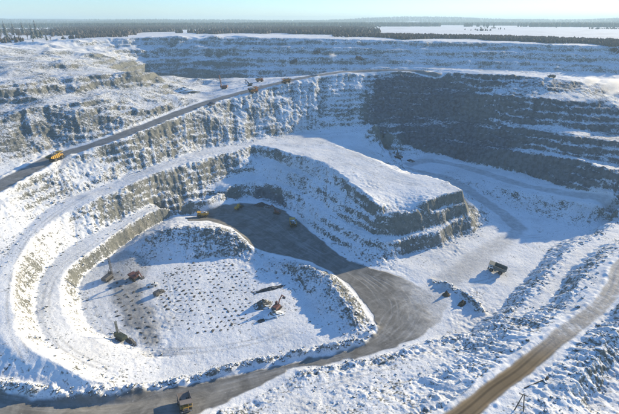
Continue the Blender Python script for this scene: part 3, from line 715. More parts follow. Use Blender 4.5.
def copy_tree(o, parent=None):
    c = o.copy(); COL.objects.link(c); c.parent = parent
    for ch in list(o.children): copy_tree(ch, c)
    return c
def seat(o, p, heading, length=6., width=3., scale=1.):
    """stand a thing on the relief at p, facing heading (degrees from +X), tilted with the ground"""
    h = R(heading); fx, fy = math.cos(h), math.sin(h)
    def g(a, b): return float(ground(p[0] + fx * a - fy * b, p[1] + fy * a + fx * b)[0])
    zf, zb, zl_, zr = g(length * .4, 0), g(-length * .4, 0), g(0, width * .5), g(0, -width * .5)
    X = Vector((fx * length * .8, fy * length * .8, zf - zb)).normalized()
    Y = Vector((-fy * width, fx * width, zl_ - zr)).normalized(); Z = X.cross(Y).normalized(); Y = Z.cross(X)
    M = Matrix((X, Y, Z)).transposed().to_4x4()
    M.translation = (p[0], p[1], (zf + zb + zl_ + zr) / 4)
    o.matrix_world = M @ Matrix.Scale(scale, 4)
    return o

# ------------------------------------------------------------------ dump truck (front to +X)
def wheel(parent, x, y, r, w, name='wheel'):
    m = MB(); m.cyl((x, y - w / 2, r), (x, y + w / 2, r), r, n=18)
    t = m.build(name, P_BLK, parent, .06)
    s = 1 if y > 0 else -1
    q = MB(); q.cyl((x, y + s * (w / 2 - .12), r), (x, y + s * (w / 2 + .035), r), r * .55, r * .42, n=12)
    q.build('rim', P_STL, t)
    return t
def dump_truck(cabin, body, frame, load=None):
    o = empty('dump_truck')
    m = MB()
    for s in (-1, 1): m.box((-3.6, s * .62 - .16, 1.05), (3.3, s * .62 + .16, 1.5))
    for x in (-3.4, -1.6, .4, 2.2): m.box((x - .12, -.5, 1.1), (x + .12, .5, 1.42))
    m.cyl((-1.9, -1.6, .98), (-1.9, 1.6, .98), .28, n=8); m.cyl((2.25, -1.5, .95), (2.25, 1.5, .95), .2, n=8)
    m.build('chassis', frame, o)
    for s in (-1, 1):
        wheel(o, 2.25, s * 1.62, .98, .66); wheel(o, -1.9, s * 1.05, .98, .58); wheel(o, -1.9, s * 1.70, .98, .6)
    # engine deck and grille
    m = MB(); m.box((2.2, -.95, 1.5), (4.0, .75, 2.55), taper=(.94, .94)); m.build('bonnet', cabin, o, .07)
    m = MB(); m.box((4.0, -.8, 1.6), (4.05, .6, 2.35)); m.build('grille', P_STL, o)
    m = MB(); m.box((3.5, -1.9, .95), (4.15, 1.9, 1.45)); m.build('bumper', frame, o, .06)
    for s in (-1, 1):
        m = MB(); m.cyl((4.14, s * 1.4, 1.22), (4.2, s * 1.4, 1.22), .15, n=10); m.build('headlight', P_WHT, o)
        m = MB(); m.box((1.3, s * 1.35 - .55, 2.02), (3.5, s * 1.35 + .55, 2.12)); m.build('fender', cabin, o, .03)
    # deck rails
    m = MB()
    for x in (2.6, 3.4): m.bar((x, -1.85, 2.1), (x, -1.85, 3.0), .06)
    m.bar((2.6, -1.85, 2.98), (3.4, -1.85, 2.98), .06); m.bar((3.4, -1.85, 2.98), (3.4, -.9, 2.98), .06)
    m.build('handrail', frame, o)
    m = MB(); m.bar((3.45, 1.8, 1.4), (3.45, 1.8, 2.1), .06); m.build('ladder', frame, o)
    # cab on the left
    m = MB(); m.box((1.75, .55, 2.1), (3.55, 1.95, 3.5), taper=(.88, .92)); c = m.build('cab', cabin, o, .08)
    m = MB(); m.box((3.45, .72, 2.68), (3.535, 1.78, 3.28)); m.build('windscreen', P_GLS, c)
    m = MB(); m.box((2.05, 1.87, 2.7), (3.2, 1.955, 3.26)); m.build('side_window', P_GLS, c)
    m = MB(); m.cyl((-.1, 1.75, 1.35), (1.1, 1.75, 1.35), .42, n=12); m.build('fuel_tank', frame, o)
    m = MB(); m.cyl((1.0, -1.75, 1.35), (1.0, -1.75, 2.2), .18, n=8); m.build('air_filter', frame, o)
    # tipping body: sloped floor, flared walls, canopy over the cab
    m = MB()
    t = .12
    floor = [(-4.15, 2.55), (-2.4, 1.75), (.9, 1.62), (1.55, 2.6), (1.62, 3.75)]      # tail, heel, front of floor, front wall
    def strip(y0, y1):
        pr = floor + [(x - .13, z + .13) for x, z in floor[::-1]]
        m.prism(pr, y0, y1)
    strip(-1.75, 1.75)
    for s in (-1, 1):
        a = [(-4.15, 2.55), (-2.4, 1.75), (.9, 1.62), (1.55, 2.6), (1.62, 3.75), (-4.05, 3.25)]
        y0, y1 = s * 1.75, s * (1.75 + t)
        V = [(x, y0 if z < 3 else y0 + s * .16, z) for x, z in a] + [(x, y1 if z < 3 else y1 + s * .16, z) for x, z in a]
        n = len(a); m.add(V, [tuple(range(n)), tuple(range(2 * n - 1, n - 1, -1))] + [(i + n, (i + 1) % n + n, (i + 1) % n, i) for i in range(n)])
    m.prism([(1.45, 3.62), (1.62, 3.85), (4.05, 4.02), (4.1, 3.9), (1.75, 3.66)], -1.95, 1.95)
    bd = m.build('dump_body', body, o)
    m = MB()
    for s in (-1, 1):
        for x in (-3.1, -2.0, -.9, .2, 1.2):
            zb = np.interp(x, [-4.15, -2.4, .9, 1.55], [2.55, 1.75, 1.62, 2.6])
            m.bar((x, s * 1.95, zb + .1), (x + .03, s * 2.06, 3.2 + (x + 4) * .085), .16, .14)
        m.bar((-4.05, s * 2.04, 3.27), (1.6, s * 2.04, 3.77), .17, .17)
    m.build('body_rib', body, bd)['kind'] = 'stuff'
    m = MB(); m.prism([(-4.0, 2.72), (-2.35, 1.92), (.78, 1.8), (1.38, 2.7), (1.44, 3.4), (-3.9, 3.0)], -1.73, 1.73)
    if load:
        n = 9; V = []; F = []
        for i in range(n):
            for j in range(n):
                x = -3.8 + 5.2 * i / (n - 1); y = -1.72 + 3.44 * j / (n - 1)
                h = .95 * max(0, 1 - (abs(x + 1.1) / 2.9) ** 2) * max(0, 1 - (abs(y) / 1.8) ** 2) + random.uniform(-.12, .12)
                V.append((x, y, 3.05 + (x + 3.8) * .08 + h))
        for i in range(n - 1):
            for j in range(n - 1):
                a = i * n + j; F.append((a, a + n, a + n + 1, a + 1))
        MB().add(V, F).build('rock_load', load, o)
    return o

def crawler(o, ln, gauge, w, h, mat):
    for s in (-1, 1):
        y = s * gauge / 2; m = MB()
        pr = [(-ln / 2 + h * .35, 0.02), (ln / 2 - h * .35, 0.02), (ln / 2, h * .5), (ln / 2 - h * .35, h), (-ln / 2 + h * .35, h), (-ln / 2, h * .5)]
        m.prism(pr, y - w / 2, y + w / 2); t = m.build('track', P_BLK, o, .05)
        m = MB()
        for k in range(5):
            x = -ln / 2 + h * .5 + (ln - h) * k / 4; m.cyl((x, y + s * (w / 2 - .05), h * .45), (x, y + s * (w / 2 + .05), h * .45), h * .3, n=8)
        m.build('road_wheels', P_STL, t)['kind'] = 'stuff'
    m = MB(); m.box((-ln * .28, -gauge / 2, h * .35), (ln * .28, gauge / 2, h * .95)); m.build('undercarriage', P_STL, o)
def excavator(paint_, boom_up=38, stick=-75, shovel=False):
    o = empty('excavator'); crawler(o, 4.6, 2.7, .65, 1.0, P_STL)
    m = MB(); m.cyl((0, 0, 1.0), (0, 0, 1.25), .8, n=14); m.build('slewing_ring', P_STL, o)
    m = MB(); m.box((-2.6, -1.45, 1.25), (1.3, 1.45, 2.45)); m.build('house', paint_, o, .1)
    m = MB(); m.box((-3.0, -1.45, 1.3), (-2.55, 1.45, 2.3)); m.build('counterweight', P_STL, o, .1)
    m = MB(); m.box((.35, .55, 2.45), (1.75, 1.45, 3.5), taper=(.85, .92)); c = m.build('cab', paint_, o, .06)
    m = MB(); m.box((1.62, .65, 2.6), (1.74, 1.35, 3.3)); m.build('windscreen', P_GLS, c)
    m = MB(); m.cyl((-1.6, -.6, 2.45), (-1.6, -.6, 3.1), .11, n=8); m.build('exhaust', P_STL, o)
    a = R(boom_up); p0 = Vector((1.2, -.1, 1.9)); k = p0 + Vector((math.cos(a + .35), 0, math.sin(a + .35))) * 2.6; p1 = k + Vector((math.cos(a - .35), 0, math.sin(a - .35))) * 2.6
    m = MB(); m.bar(p0, k, .42, .6); m.bar(k, p1, .36, .5); m.build('boom', paint_, o)
    b = R(stick); p2 = p1 + Vector((math.cos(b), 0, math.sin(b))) * 2.7
    m = MB(); m.bar(p1 - (p2 - p1) * .22, p2, .3, .42); m.build('stick', paint_, o)
    m = MB(); m.cyl(p0 + Vector((.4, 0, -.1)), k + Vector((.1, 0, -.3)), .1, n=6); m.cyl(k + Vector((0, 0, .45)), p1 - (p2 - p1) * .2, .09, n=6); m.build('hydraulic_ram', P_STL, o)
    m = MB(); c0 = p2; pr = [(c0.x, c0.z + .25), (c0.x + .55, c0.z - .15), (c0.x + .5, c0.z - .95), (c0.x - .25, c0.z - 1.2), (c0.x - .75, c0.z - .85), (c0.x - .2, c0.z - .7)]
    m.prism(pr, -.75, .75); m.build('bucket', P_STL, o, .03)
    return o
def drill_rig(paint_, mast=9.5, lean=0):
    o = empty('drill_rig'); crawler(o, 4.2, 2.6, .6, .95, P_STL)
    m = MB(); m.box((-3.2, -1.35, 1.0), (1.6, 1.35, 2.5), taper=(.97, .95)); m.build('machine_house', paint_, o, .08)
    m = MB(); m.box((1.7, .2, 1.1), (2.9, 1.35, 2.9), taper=(.9, .9)); c = m.build('cab', paint_, o, .06)
    m = MB(); m.box((2.82, .35, 1.9), (2.93, 1.2, 2.65)); m.build('windscreen', P_GLS, c)
    T = Matrix.Translation((2.4, -.45, 1.0)) @ Matrix.Rotation(R(lean), 4, 'Y')
    m = MB(); pts = lambda x, y, z: T @ Vector((x, y, z))
    for x in (-.32, .32):
        for y in (-.32, .32): m.bar(pts(x, y, 0), pts(x, y, mast), .12)
    n = int(mast / .9)
    for i in range(n):
        z0, z1 = i * mast / n, (i + 1) * mast / n
        for y in (-.32, .32): m.bar(pts(-.32, y, z0), pts(.32, y, z1), .07)
        for x in (-.32, .32): m.bar(pts(x, -.32, z0), pts(x, .32, z1), .07)
    m.build('mast', paint_, o)
    m = MB(); m.cyl(pts(0, 0, -.9), pts(0, 0, mast * .8), .11, n=8); m.build('drill_rod', P_STL, o)
    m = MB(); m.bar(pts(-.3, 0, mast * .55), (-.6, -.4, 2.5), .13); m.build('mast_stay', P_STL, o)
    return o
def light_truck(paint_, box=True):
    o = empty('service_truck')
    m = MB(); m.prism([(-2.3, .45), (2.35, .45), (2.4, .95), (1.5, 1.12), (.95, 1.75), (-.3, 1.8), (-.45, 1.05), (-2.3, 1.05)], -.9, .9); b = m.build('body', paint_, o, .06)
    m = MB(); m.prism([(1.40, 1.15), (.98, 1.66), (1.02, 1.7), (1.47, 1.17)], -.78, .78); m.build('windscreen', P_GLS, b)
    for s in (-1, 1):
        m = MB(); m.box((-.2, s * .9 - .02, 1.15), (.85, s * .9 + .02, 1.62)); m.build('side_window', P_GLS, b)
        for x in (1.45, -1.4):
            m = MB(); m.cyl((x, s * .85 - .13, .4), (x, s * .85 + .13, .4), .4, n=14); w = m.build('wheel', P_BLK, o)
            q = MB(); q.cyl((x, s * .98, .4), (x, s * 1.0, .4), .22, n=10); q.build('rim', P_STL, w)
    if box:
        m = MB(); m.box((-2.3, -.95, 1.06), (-.55, .95, 1.95)); m.build('cargo_box', paint_, o, .05)
    return o
def wheel_loader(paint_):
    o = empty('wheel_loader')
    m = MB(); m.box((-3.3, -1.0, 1.2), (-.2, 1.0, 2.5), taper=(.95, .9)); m.build('engine_hood', paint_, o, .08)
    m = MB(); m.box((-.7, -.75, 2.0), (.7, .75, 3.5), taper=(.85, .9)); c = m.build('cab', paint_, o, .06)
    m = MB(); m.box((.58, -.6, 2.5), (.68, .6, 3.3)); m.build('windscreen', P_GLS, c)
    m = MB(); m.box((-.1, -.55, .9), (2.3, .55, 1.6)); m.build('front_frame', P_STL, o)
    for s in (-1, 1):
        for x in (1.6, -1.7): wheel(o, x, s * 1.15, .85, .65)
        m = MB(); m.bar((.9, s * .6, 2.0), (3.3, s * .6, .8), .22, .35); m.build('lift_arm', paint_, o)
    m = MB(); m.prism([(3.1, .2), (4.5, .12), (4.5, .2), (3.5, .35), (3.3, .9), (3.7, 1.5), (3.55, 1.6), (3.05, 1.0)], -1.6, 1.6); m.build('bucket', P_STL, o)
    return o

T_YEL = dump_truck(P_YEL, P_YEL, P_STL, M_ROCKB)
T_ORG = dump_truck(P_ORG, P_ORG, P_STL, M_ROCKB)
T_WHT = dump_truck(P_WHT, P_GRN, P_GRN, None)
T_BED = dump_truck(P_YEL, P_BED, P_STL, None)
used = set()
def place(src, u, v, heading, label, cat, group=None, scale=1., length=6.):
    o = src if src.name not in used and not used.add(src.name) else copy_tree(src)
    p = hit(u, v)
    seat(o, p, heading, length * scale, 3.4 * scale, scale)
    return tag(o, label, cat, group)
HAUL = 'haul trucks at work in the pit'
def road_dir(line, u, v):
    p = hit(u, v); i = int(np.argmin(np.hypot(line[:, 0] - p[0], line[:, 1] - p[1]))); i = min(max(i, 2), len(line) - 3)
    d_ = line[i + 2] - line[i - 2]; return math.degrees(math.atan2(d_[1], d_[0]))
place(T_WHT, 496.5, 271.5, 146, 'white dump truck with grey green tipping body standing alone on the snowy pit floor', 'dump truck', HAUL, 1.0)
place(T_BED, 184.5, 407, -64, 'yellow dump truck with empty brown bed on the gravel road at the bottom edge', 'dump truck', HAUL, .92)
place(T_YEL, 57, 160.5, road_dir(UR, 57, 159), 'loaded yellow dump truck driving up the haul road at the far left', 'dump truck', HAUL, 1.18)
place(T_ORG, 253, 91.6, road_dir(UR, 253, 91), 'orange dump truck on the haul road, the lower one of the pair', 'dump truck', HAUL, 1.15)
place(T_ORG, 286.5, 82.6, road_dir(UR, 286, 82) + 180, 'orange dump truck higher up the haul road, near the crest', 'dump truck', HAUL, 1.15)
place(T_YEL, 293, 225.5, 100, 'yellow dump truck in the shade at the foot of the stepped rock bench', 'dump truck', HAUL, .9)
place(T_YEL, 203, 217, 190, 'yellow dump truck in the shade at the left end of the gravel yard', 'dump truck', HAUL, .85)
place(T_ORG, 259.5, 82, 10, 'dark orange dump truck parked at the back of the upper snowy yard', 'dump truck', HAUL, 1.0)
WL = wheel_loader(P_YEL)
place(WL, 238.5, 208.5, 60, 'yellow wheel loader facing the dark rock face in the shaded yard', 'wheel loader')
EX_R = excavator(P_RED, 48, -50); EX_D = excavator(P_STL, 62, -95)
place(EX_R, 277, 309, 60, 'red excavator digging among rubble heaps on the lower pit floor', 'excavator', 'excavators', .85)
place(EX_R, 277, 213.5, 150, 'red excavator in deep shade beside the dark rock face of the yard', 'excavator', 'excavators', .9)
place(EX_D, 397.5, 158, 175, 'dark excavator with raised boom on blue snow behind the rock bench', 'excavator', 'excavators', 1.25)
place(EX_R, 135, 279, -35, 'rusty red excavator with its arm down beside the grey gravel heap', 'excavator', 'excavators', 1.05)
place(EX_D, 250, 85.6, 200, 'dark excavator on the upper snowy yard left of the orange trucks', 'excavator', 'excavators', 1.0)
DRG = drill_rig(P_DGR, 7.5, 0); DRR = drill_rig(P_RED, 10, 0); DRK = drill_rig(P_STL, 10.5, 0)
place(DRG, 121, 339, 150, 'dark green drill rig with short mast on the edge of the lower floor', 'drill rig', 'drill rigs', .85)
place(DRK, 108.5, 279.5, 75, 'dark drill rig with tall thin mast at the foot of the lit terrace', 'drill rig', 'drill rigs', .95)
place(DRR, 224.5, 88.5, 170, 'red drill rig with upright mast on the upper yard beside the haul road', 'drill rig', 'drill rigs', 1.2)
ST = light_truck(P_STL, True); ST2 = light_truck(P_WHT, False); ST3 = light_truck(P_BLU, False)
place(ST2, 152, 286, 20, 'small pale pickup on the lower floor, the farther of two', 'pickup', 'service vehicles', 1.05)
place(ST, 159, 294, 65, 'small dark van on the lower floor, the nearer of two', 'van', 'service vehicles', 1.05)
place(ST3, 211, 104.6, road_dir(UR, 211, 104), 'dark car driving on the haul road below the upper yard', 'car', 'service vehicles', 1.5)
place(ST, 317, 53, 5, 'tiny dark vehicle on a white ledge of the far wall', 'truck', 'vehicles on the far ledges', 2.0)
place(ST, 294, 62.5, 190, 'tiny dark vehicle on the lower blue terrace of the far wall', 'truck', 'vehicles on the far ledges', 2.0)
place(ST, 359, 59.8, 0, 'tiny dark vehicle at the right end of a far snow ledge', 'truck', 'vehicles on the far ledges', 2.0)
place(ST, 551, 77.6, 175, 'tiny dark vehicle on the crest of the tall dark quarry wall', 'truck', 'vehicles on the far ledges', 1.4)
for t_ in (T_YEL, T_ORG, T_WHT, T_BED): assert t_.name in used

# ------------------------------------------------------------------ rocks
def rock_proto(sub, seed):
    bm = bmesh.new(); bmesh.ops.create_icosphere(bm, subdivisions=sub, radius=1.)
    r_ = random.Random(seed); ax = [Vector((r_.uniform(-1, 1), r_.uniform(-1, 1), r_.uniform(-1, 1))).normalized() for _ in range(10)]; lim = [r_.uniform(.38, .8) for _ in ax]
    for v in bm.verts:
        p = v.co.copy()
        for a, l in zip(ax, lim):
            d_ = p.dot(a)
            if d_ > l: p -= a * (d_ - l)
        v.co = p * r_.uniform(.92, 1.06)
    V = np.array([v.co[:] for v in bm.verts]); F = np.array([[v.index for v in f.verts] for f in bm.faces]); bm.free()
    return V, F
RP = [rock_proto(1, s) for s in range(6)]; RP2 = [rock_proto(2, s + 20) for s in range(4)]
def tri_mesh(name, V, F, mat, smooth=False):
    me = bpy.data.meshes.new(name); V = np.asarray(V, np.float32); F = np.asarray(F, np.int32)
    me.vertices.add(len(V)); me.vertices.foreach_set('co', V.ravel()); me.loops.add(F.size); me.loops.foreach_set('vertex_index', F.ravel())
    me.polygons.add(len(F)); me.polygons.foreach_set('loop_start', np.arange(0, F.size, 3, dtype=np.int32))
    if smooth: me.polygons.foreach_set('use_smooth', np.ones(len(F), bool))
    me.update(calc_edges=True); me.materials.append(mat); return me
def rubble(name, label, X, Y, S, mat=None, sink=.25):
    ok = (seg_dist(X, Y, DR, 12)[0] > 3.8) & (seg_dist(X, Y, UR, 12)[0] > 6.8) & ~inside(X, Y, MR); X, Y, S = X[ok], Y[ok], S[ok]
    Z = ground(X, Y); Vs = []; Fs = []; n = 0
    for x, y, z, s in zip(X, Y, Z, S):
        V, F = RP[random.randrange(6)]
        a = random.uniform(0, 6.28); ca, sa = math.cos(a), math.sin(a); k = (random.uniform(.75, 1.3), random.uniform(.75, 1.2), random.uniform(.55, .95))
        W = V * np.array(k) * s; W = np.stack([W[:, 0] * ca - W[:, 1] * sa + x, W[:, 0] * sa + W[:, 1] * ca + y, W[:, 2] + z + s * (.4 - sink)], 1)
        Vs.append(W); Fs.append(F + n); n += len(V)
    me = tri_mesh(name, np.vstack(Vs), np.vstack(Fs), mat or M_ROCK)
    o = bpy.data.objects.new(name, me); COL.objects.link(o); return tag(o, label, None, None, 'stuff')
def along(P, per_m, spread, smin, smax):
    P = np.asarray(P); d_ = np.hypot(*np.diff(P[:, :2], axis=0).T); run = np.concatenate([[0], np.cumsum(d_)])
    n = int(run[-1] * per_m); t = rng.uniform(0, run[-1], n)
    x = np.interp(t, run, P[:, 0]) + rng.normal(0, spread, n); y = np.interp(t, run, P[:, 1]) + rng.normal(0, spread, n)
    return x, y, smin + (smax * 1.5 - smin) * rng.random(n) ** 5
rubble('rock_berm', 'snowy rock berm between the lower pit floor and the gravel road', *along(BERM_LOW, 7, .95, .2, .6))
rubble('rock_berm', 'low rubble edge on the near side of the gravel road', *along(BERM_UP, 3, 1.2, .2, .6))
rubble('rock_berm', 'rock berm beside the white dump truck on the pit floor', *along(BERM_RT, 7, .9, .25, .8))
rubble('rubble_bank', 'blocky rubble on the long bank step right of the pit floor', *along(LINE['bank1'], 3, 1.8, .15, .6))
rubble('rubble_bank', 'blocky rubble on the upper bank step below the dirt road', *along(LINE['bank2'], 3, 1.8, .15, .65))
rubble('rubble_mound', 'rubble strewn over the curved mound at the road bend', *along(LINE['mound_ridge'], 14, 4.0, .12, .5))
rubble('rubble_mound', 'broken rock covering the blue shaded mound on the lower floor', *along(LINE['left_mound'], 10, 5.5, .12, .6))
rubble('rubble_mound', 'broken rock on the rise right of the dirt road', *along(LINE['right_mound'], 9, 4.5, .1, .5))
x1, y1, s1 = along(LINE['bank_mid'], 6, 5.0, .08, .4)
rubble('rubble_field', 'scattered stones on the snowy bank in the foreground', x1, y1, s1)
tx, ty, ts = zip(*[along(LINE[k], 2.4, 2.2, .14, .55) for k in ('prom_toe', 'face3_toe', 'bench10_in', 'wedge_toe', 'bench22_toe')])
rubble('fallen_rock', 'fallen rock lying along the foot of the terrace faces', np.concatenate(tx), np.concatenate(ty), np.concatenate(ts))
ORD = 'first second third fourth fifth sixth seventh eighth ninth tenth eleventh twelfth thirteenth fourteenth fifteenth sixteenth seventeenth eighteenth nineteenth twentieth'.split()
# separate boulders by the dirt road
BOULD = []
for i, (V, F) in enumerate(RP2):
    BOULD.append(tri_mesh('boulder', V, F, M_ROCK))
bpx = [(556,322),(566,313),(578,306),(584,297),(588,289),(592,280),(597,271),(548,328),(538,336),(528,341),(575,322),(603,262),(560,330),(519,347),(510,352),(590,302),(497,357),(470,366),(452,371)] + [(585,345),(592,338),(600,328),(606,318),(612,308),(577,352),(570,360),(563,366),(552,377),(545,384),(608,337),(598,352),(588,362)]
for k, (u, v) in enumerate(bpx):
    p = hit(u + random.uniform(-2, 2), v + random.uniform(-2, 2))
    if np.hypot(DR[:, 0] - p[0], DR[:, 1] - p[1]).min() < 4.6: continue
    o = bpy.data.objects.new('boulder', BOULD[k % 4]); COL.objects.link(o)
    s = random.uniform(.6, 1.25); o.location = (p[0], p[1], float(ground(p[0], p[1])[0]) + .25 * s); o.scale = (s * random.uniform(.8, 1.3), s, s * random.uniform(.6, .9)); o.rotation_euler = (random.uniform(-.3, .3), random.uniform(-.3, .3), random.uniform(0, 6))
    tag(o, 'snow dusted grey boulder on the left verge of the dirt road' if k < 19 else 'snow dusted grey boulder on the right verge of the dirt road', 'boulder', 'boulders left of the dirt road' if k < 19 else 'boulders right of the dirt road')

for side in ('left', 'right'):
    bs_ = sorted([o for o in COL.objects if o.name.startswith('boulder') and (' ' + side + ' verge') in o['label']], key=lambda o: o.location.y)
    for k, o in enumerate(bs_): o['label'] = '%s boulder counting up from the bottom along the %s verge of the dirt road' % (ORD[k], side)
# heaps
def heap(name, label, u, v, a, b_, h, rot, mat, cat='heap', group=None, pointed=1.4):
    p = hit(u, v); n, mrings = 22, 7; Vv = [(0, 0, h)]; F = []
    for j in range(1, mrings + 1):
        t_ = j / mrings
        for i in range(n):
            an = 2 * math.pi * i / n; q = 1 + random.uniform(-.16, .16)
            Vv.append((a * t_ * math.cos(an) * q, b_ * t_ * math.sin(an) * q, h * (1 - t_) ** pointed * (1 + random.uniform(-.15, .15)) - (.5 if j == mrings else 0)))
    for i in range(n): F.append((0, 1 + i, 1 + (i + 1) % n))
    for j in range(mrings - 1):
        for i in range(n):
            q = 1 + j * n; F.append((q + i, q + n + i, q + n + (i + 1) % n, q + (i + 1) % n))
    o = MB().add(Vv, F).build(name, mat); o.location = (p[0], p[1], float(ground(p[0], p[1])[0]) - .05); o.rotation_euler = (0, 0, R(rot))
    return tag(o, label, cat, group)
heap('earth_heap', 'brown earth heap on the pit floor, the farther of two', 446, 295, 2.2, 1.6, 2.6, 30, M_EARTH, 'earth heap', 'earth heaps on the pit floor')
heap('earth_heap', 'long brown earth heap on the pit floor, the nearer of two', 462, 304, 3.2, 1.4, 2.4, 40, M_EARTH, 'earth heap', 'earth heaps on the pit floor')
heap('gravel_heap', 'long dark gravel windrow in the blue shade of the lower floor', 270, 289, 9.5, 1.6, 1.3, 22, M_GRAVEL, 'gravel heap')
heap('gravel_heap', 'dark rubble heap just left of the red excavator', 263, 305, 4.6, 3.8, 3.2, 20, M_ROCKB, 'gravel heap')
heap('gravel_heap', 'snow flecked rubble heap in front of the red excavator', 274, 315, 5.0, 2.6, 2.4, 20, M_ROCK, 'gravel heap')
heap('gravel_heap', 'small dark gravel heap at the tip of the shade', 261, 321, 2.2, 1.3, 1.0, 25, M_GRAVEL, 'gravel heap')
heap('gravel_heap', 'dark spoil heap beside the dark excavator behind the rock bench', 410, 161, 4.5, 2.4, 1.8, 0, M_GRAVEL, 'gravel heap')
heap('gravel_heap', 'dark spoil bank at the left end of the upper yard', 184, 91, 14, 6, 4, 20, M_ROCK, 'gravel heap')
heap('gravel_heap', 'dark rubble at the foot of the shaded yard face', 262, 206, 7, 2.6, 3.0, -10, M_GRAVEL, 'gravel heap')
heap('gravel_heap', 'low grey debris strip beside the green drill rig', 131, 342, 4.5, 1.4, .9, -38, M_CUT, 'gravel heap')

# drill cuttings around the blast holes, one small pile per hole
pm = []
for s in range(3):
    r_ = random.Random(s); n = 9; Vv = [(0, 0, .28)]; F = []
    for j, (t_, z) in enumerate(((.35, .34), (.7, .16), (1., -.06))):
        for i in range(n):
            an = 2 * math.pi * i / n; q = t_ * r_.uniform(.7, 1.25); Vv.append((math.cos(an) * q * 1.15, math.sin(an) * q * .8, z * r_.uniform(.7, 1.2)))
    for i in range(n): F.append((0, 1 + i, 1 + (i + 1) % n))
    for j in range(2):
        for i in range(n): q = 1 + j * n; F.append((q + i, q + n + i, q + n + (i + 1) % n, q + (i + 1) % n))
    pm.append(MB().add(Vv, F).mesh('cuttings_pile')); pm[-1].materials.append(M_CUT)
def cuttings(P, sx, sy, rot, label, group, skip=.14, size=(.35, .75)):
    c, s = math.cos(R(rot)), math.sin(R(rot)); ctr = P.mean(0); n = 0
    for i in range(-26, 27):
        for j in range(-26, 27):
            a = i * sx + (j % 2) * sx * .5 + random.gauss(0, .3); b_ = j * sy + random.gauss(0, .3)
            x = ctr[0] + a * c - b_ * s; y = ctr[1] + a * s + b_ * c
            if not inside(np.array([x]), np.array([y]), P)[0] or random.random() < skip: continue
            o = bpy.data.objects.new('cuttings_pile', pm[(i * 7 + j) % 3]); COL.objects.link(o); k = random.uniform(*size)
            o.location = (x, y, float(ground(x, y)[0]) - .02); o.scale = (k * random.uniform(.8, 1.5), k * random.uniform(.8, 1.4), k * random.uniform(.7, 1.2)); o.rotation_euler = (0, 0, R(rot) + random.uniform(0, 6))
            tag(o, label, 'cuttings pile', group); n += 1
    return n
n1 = cuttings(BLAST, 2.75, 2.6, 8, 'small dark pile of drill cuttings on the white blast field of the lower floor', 'cuttings piles on the white blast field')
n2 = cuttings(RUB1, 3.5, 3.4, -50, 'small grey pile of drill cuttings on the gravelly strip beside the green drill rig', 'cuttings piles on the gravelly strip', .1, (.5, .85))
print('cuttings', n1, n2)

# ------------------------------------------------------------------ timber poles, lower right
def frame_pole():
    o = empty('power_pole'); h = 6.2
    for s in (-1, 1):
        m = MB(); m.cyl((s * 1.1, 0, -.4), (s * .12, 0, h), .16, .11, 8); m.build('leg', P_WOOD, o)
    m = MB(); m.cyl((-.85, .0, 1.9), (.85, 0, 1.9), .1, n=6); m.build('cross_brace', P_WOOD, o)
    m = MB(); m.bar((-1.1, 0, h - .15), (1.1, 0, h - .15), .16); a = m.build('crossarm', P_WOOD, o)
    for x in (-1., 0, 1.): m = MB(); m.cyl((x, 0, h - .07), (x, 0, h + .25), .07, .1, 8); m.build('insulator', P_CER, a)
    return o
pp = frame_pole(); p = hit(519, 411); pp.location = (p[0], p[1], float(ground(p[0], p[1])[0])); pp.rotation_euler = (0, 0, R(-28)); tag(pp, 'timber A-frame power pole on the snow right of the dirt road', 'power pole')
a_, b_ = hit(524, 388.5), hit(547, 379)
m = MB(); m.cyl((a_[0], a_[1], a_[2] + .15), (b_[0], b_[1], b_[2] + .22), .15, .19, 8); m.cyl((b_[0], b_[1], b_[2] - .2), (b_[0], b_[1], b_[2] + .9), .42, .36, 8)
o = m.build('fallen_pole', P_WOOD); tag(o, 'dark timber pole lying on the snow behind the A-frame pole', 'timber pole')

# ------------------------------------------------------------------ trees
def conifer(h, seed):
    r_ = random.Random(seed); o = empty('conifer_tree')
    m = MB(); m.cyl((0, 0, -.3), (0, 0, h * .96), h * .022, h * .004, 6); m.build('trunk', M_BARK, o)
    V = []; F = []
    z = h * .12
    while z < h * .98:
        rad = h * .21 * (1 - z / h) ** .8 + .12; n = 7 + int(6 * (1 - z / h))
        for i in range(n):
            an = r_.uniform(0, 6.28); l = rad * r_.uniform(.6, 1.15); w = l * .34 + .1; d_ = l * r_.uniform(.15, .5)
            ca, sa = math.cos(an), math.sin(an); k = len(V)
            V += [(0, 0, z + .1 * h * .15), (ca * l * .6 - sa * w, sa * l * .6 + ca * w, z - d_ * .5), (ca * l, sa * l, z - d_), (ca * l * .6 + sa * w, sa * l * .6 - ca * w, z - d_ * .5), (ca * l * .55, sa * l * .55, z - d_ * .1 + w * .25)]
            F += [(k, k + 1, k + 4), (k + 1, k + 2, k + 4), (k + 2, k + 3, k + 4), (k + 3, k, k + 4)]
        z += h * r_.uniform(.035, .06)
    MB().add(V, F).build('crown', M_CON, o)
    return o
def bare_tree(h, seed):
    r_ = random.Random(seed); o = empty('bare_tree'); m = MB(); c = MB()
    m.cyl((0, 0, -.3), (0, 0, h * .55), h * .025, h * .014, 6)
    for i in range(26):
        z = h * r_.uniform(.25, .6); an = r_.uniform(0, 6.28); l = h * r_.uniform(.22, .45); el = r_.uniform(.5, 1.25)
        p0 = Vector((0, 0, z)); p1 = p0 + Vector((math.cos(an) * math.cos(el), math.sin(an) * math.cos(el), math.sin(el))) * l
        c.cyl(p0, p1, h * .008, h * .002, 4)
        for q in range(6):
            b0 = p0.lerp(p1, r_.uniform(.35, 1)); p2 = b0 + Vector((r_.uniform(-1, 1), r_.uniform(-1, 1), r_.uniform(.2, 1))).normalized() * l * r_.uniform(.25, .5)
            c.cyl(b0, p2, h * .004, h * .0015, 3)
    m.build('trunk', M_BARK, o); c.build('crown', M_BARE, o); return o
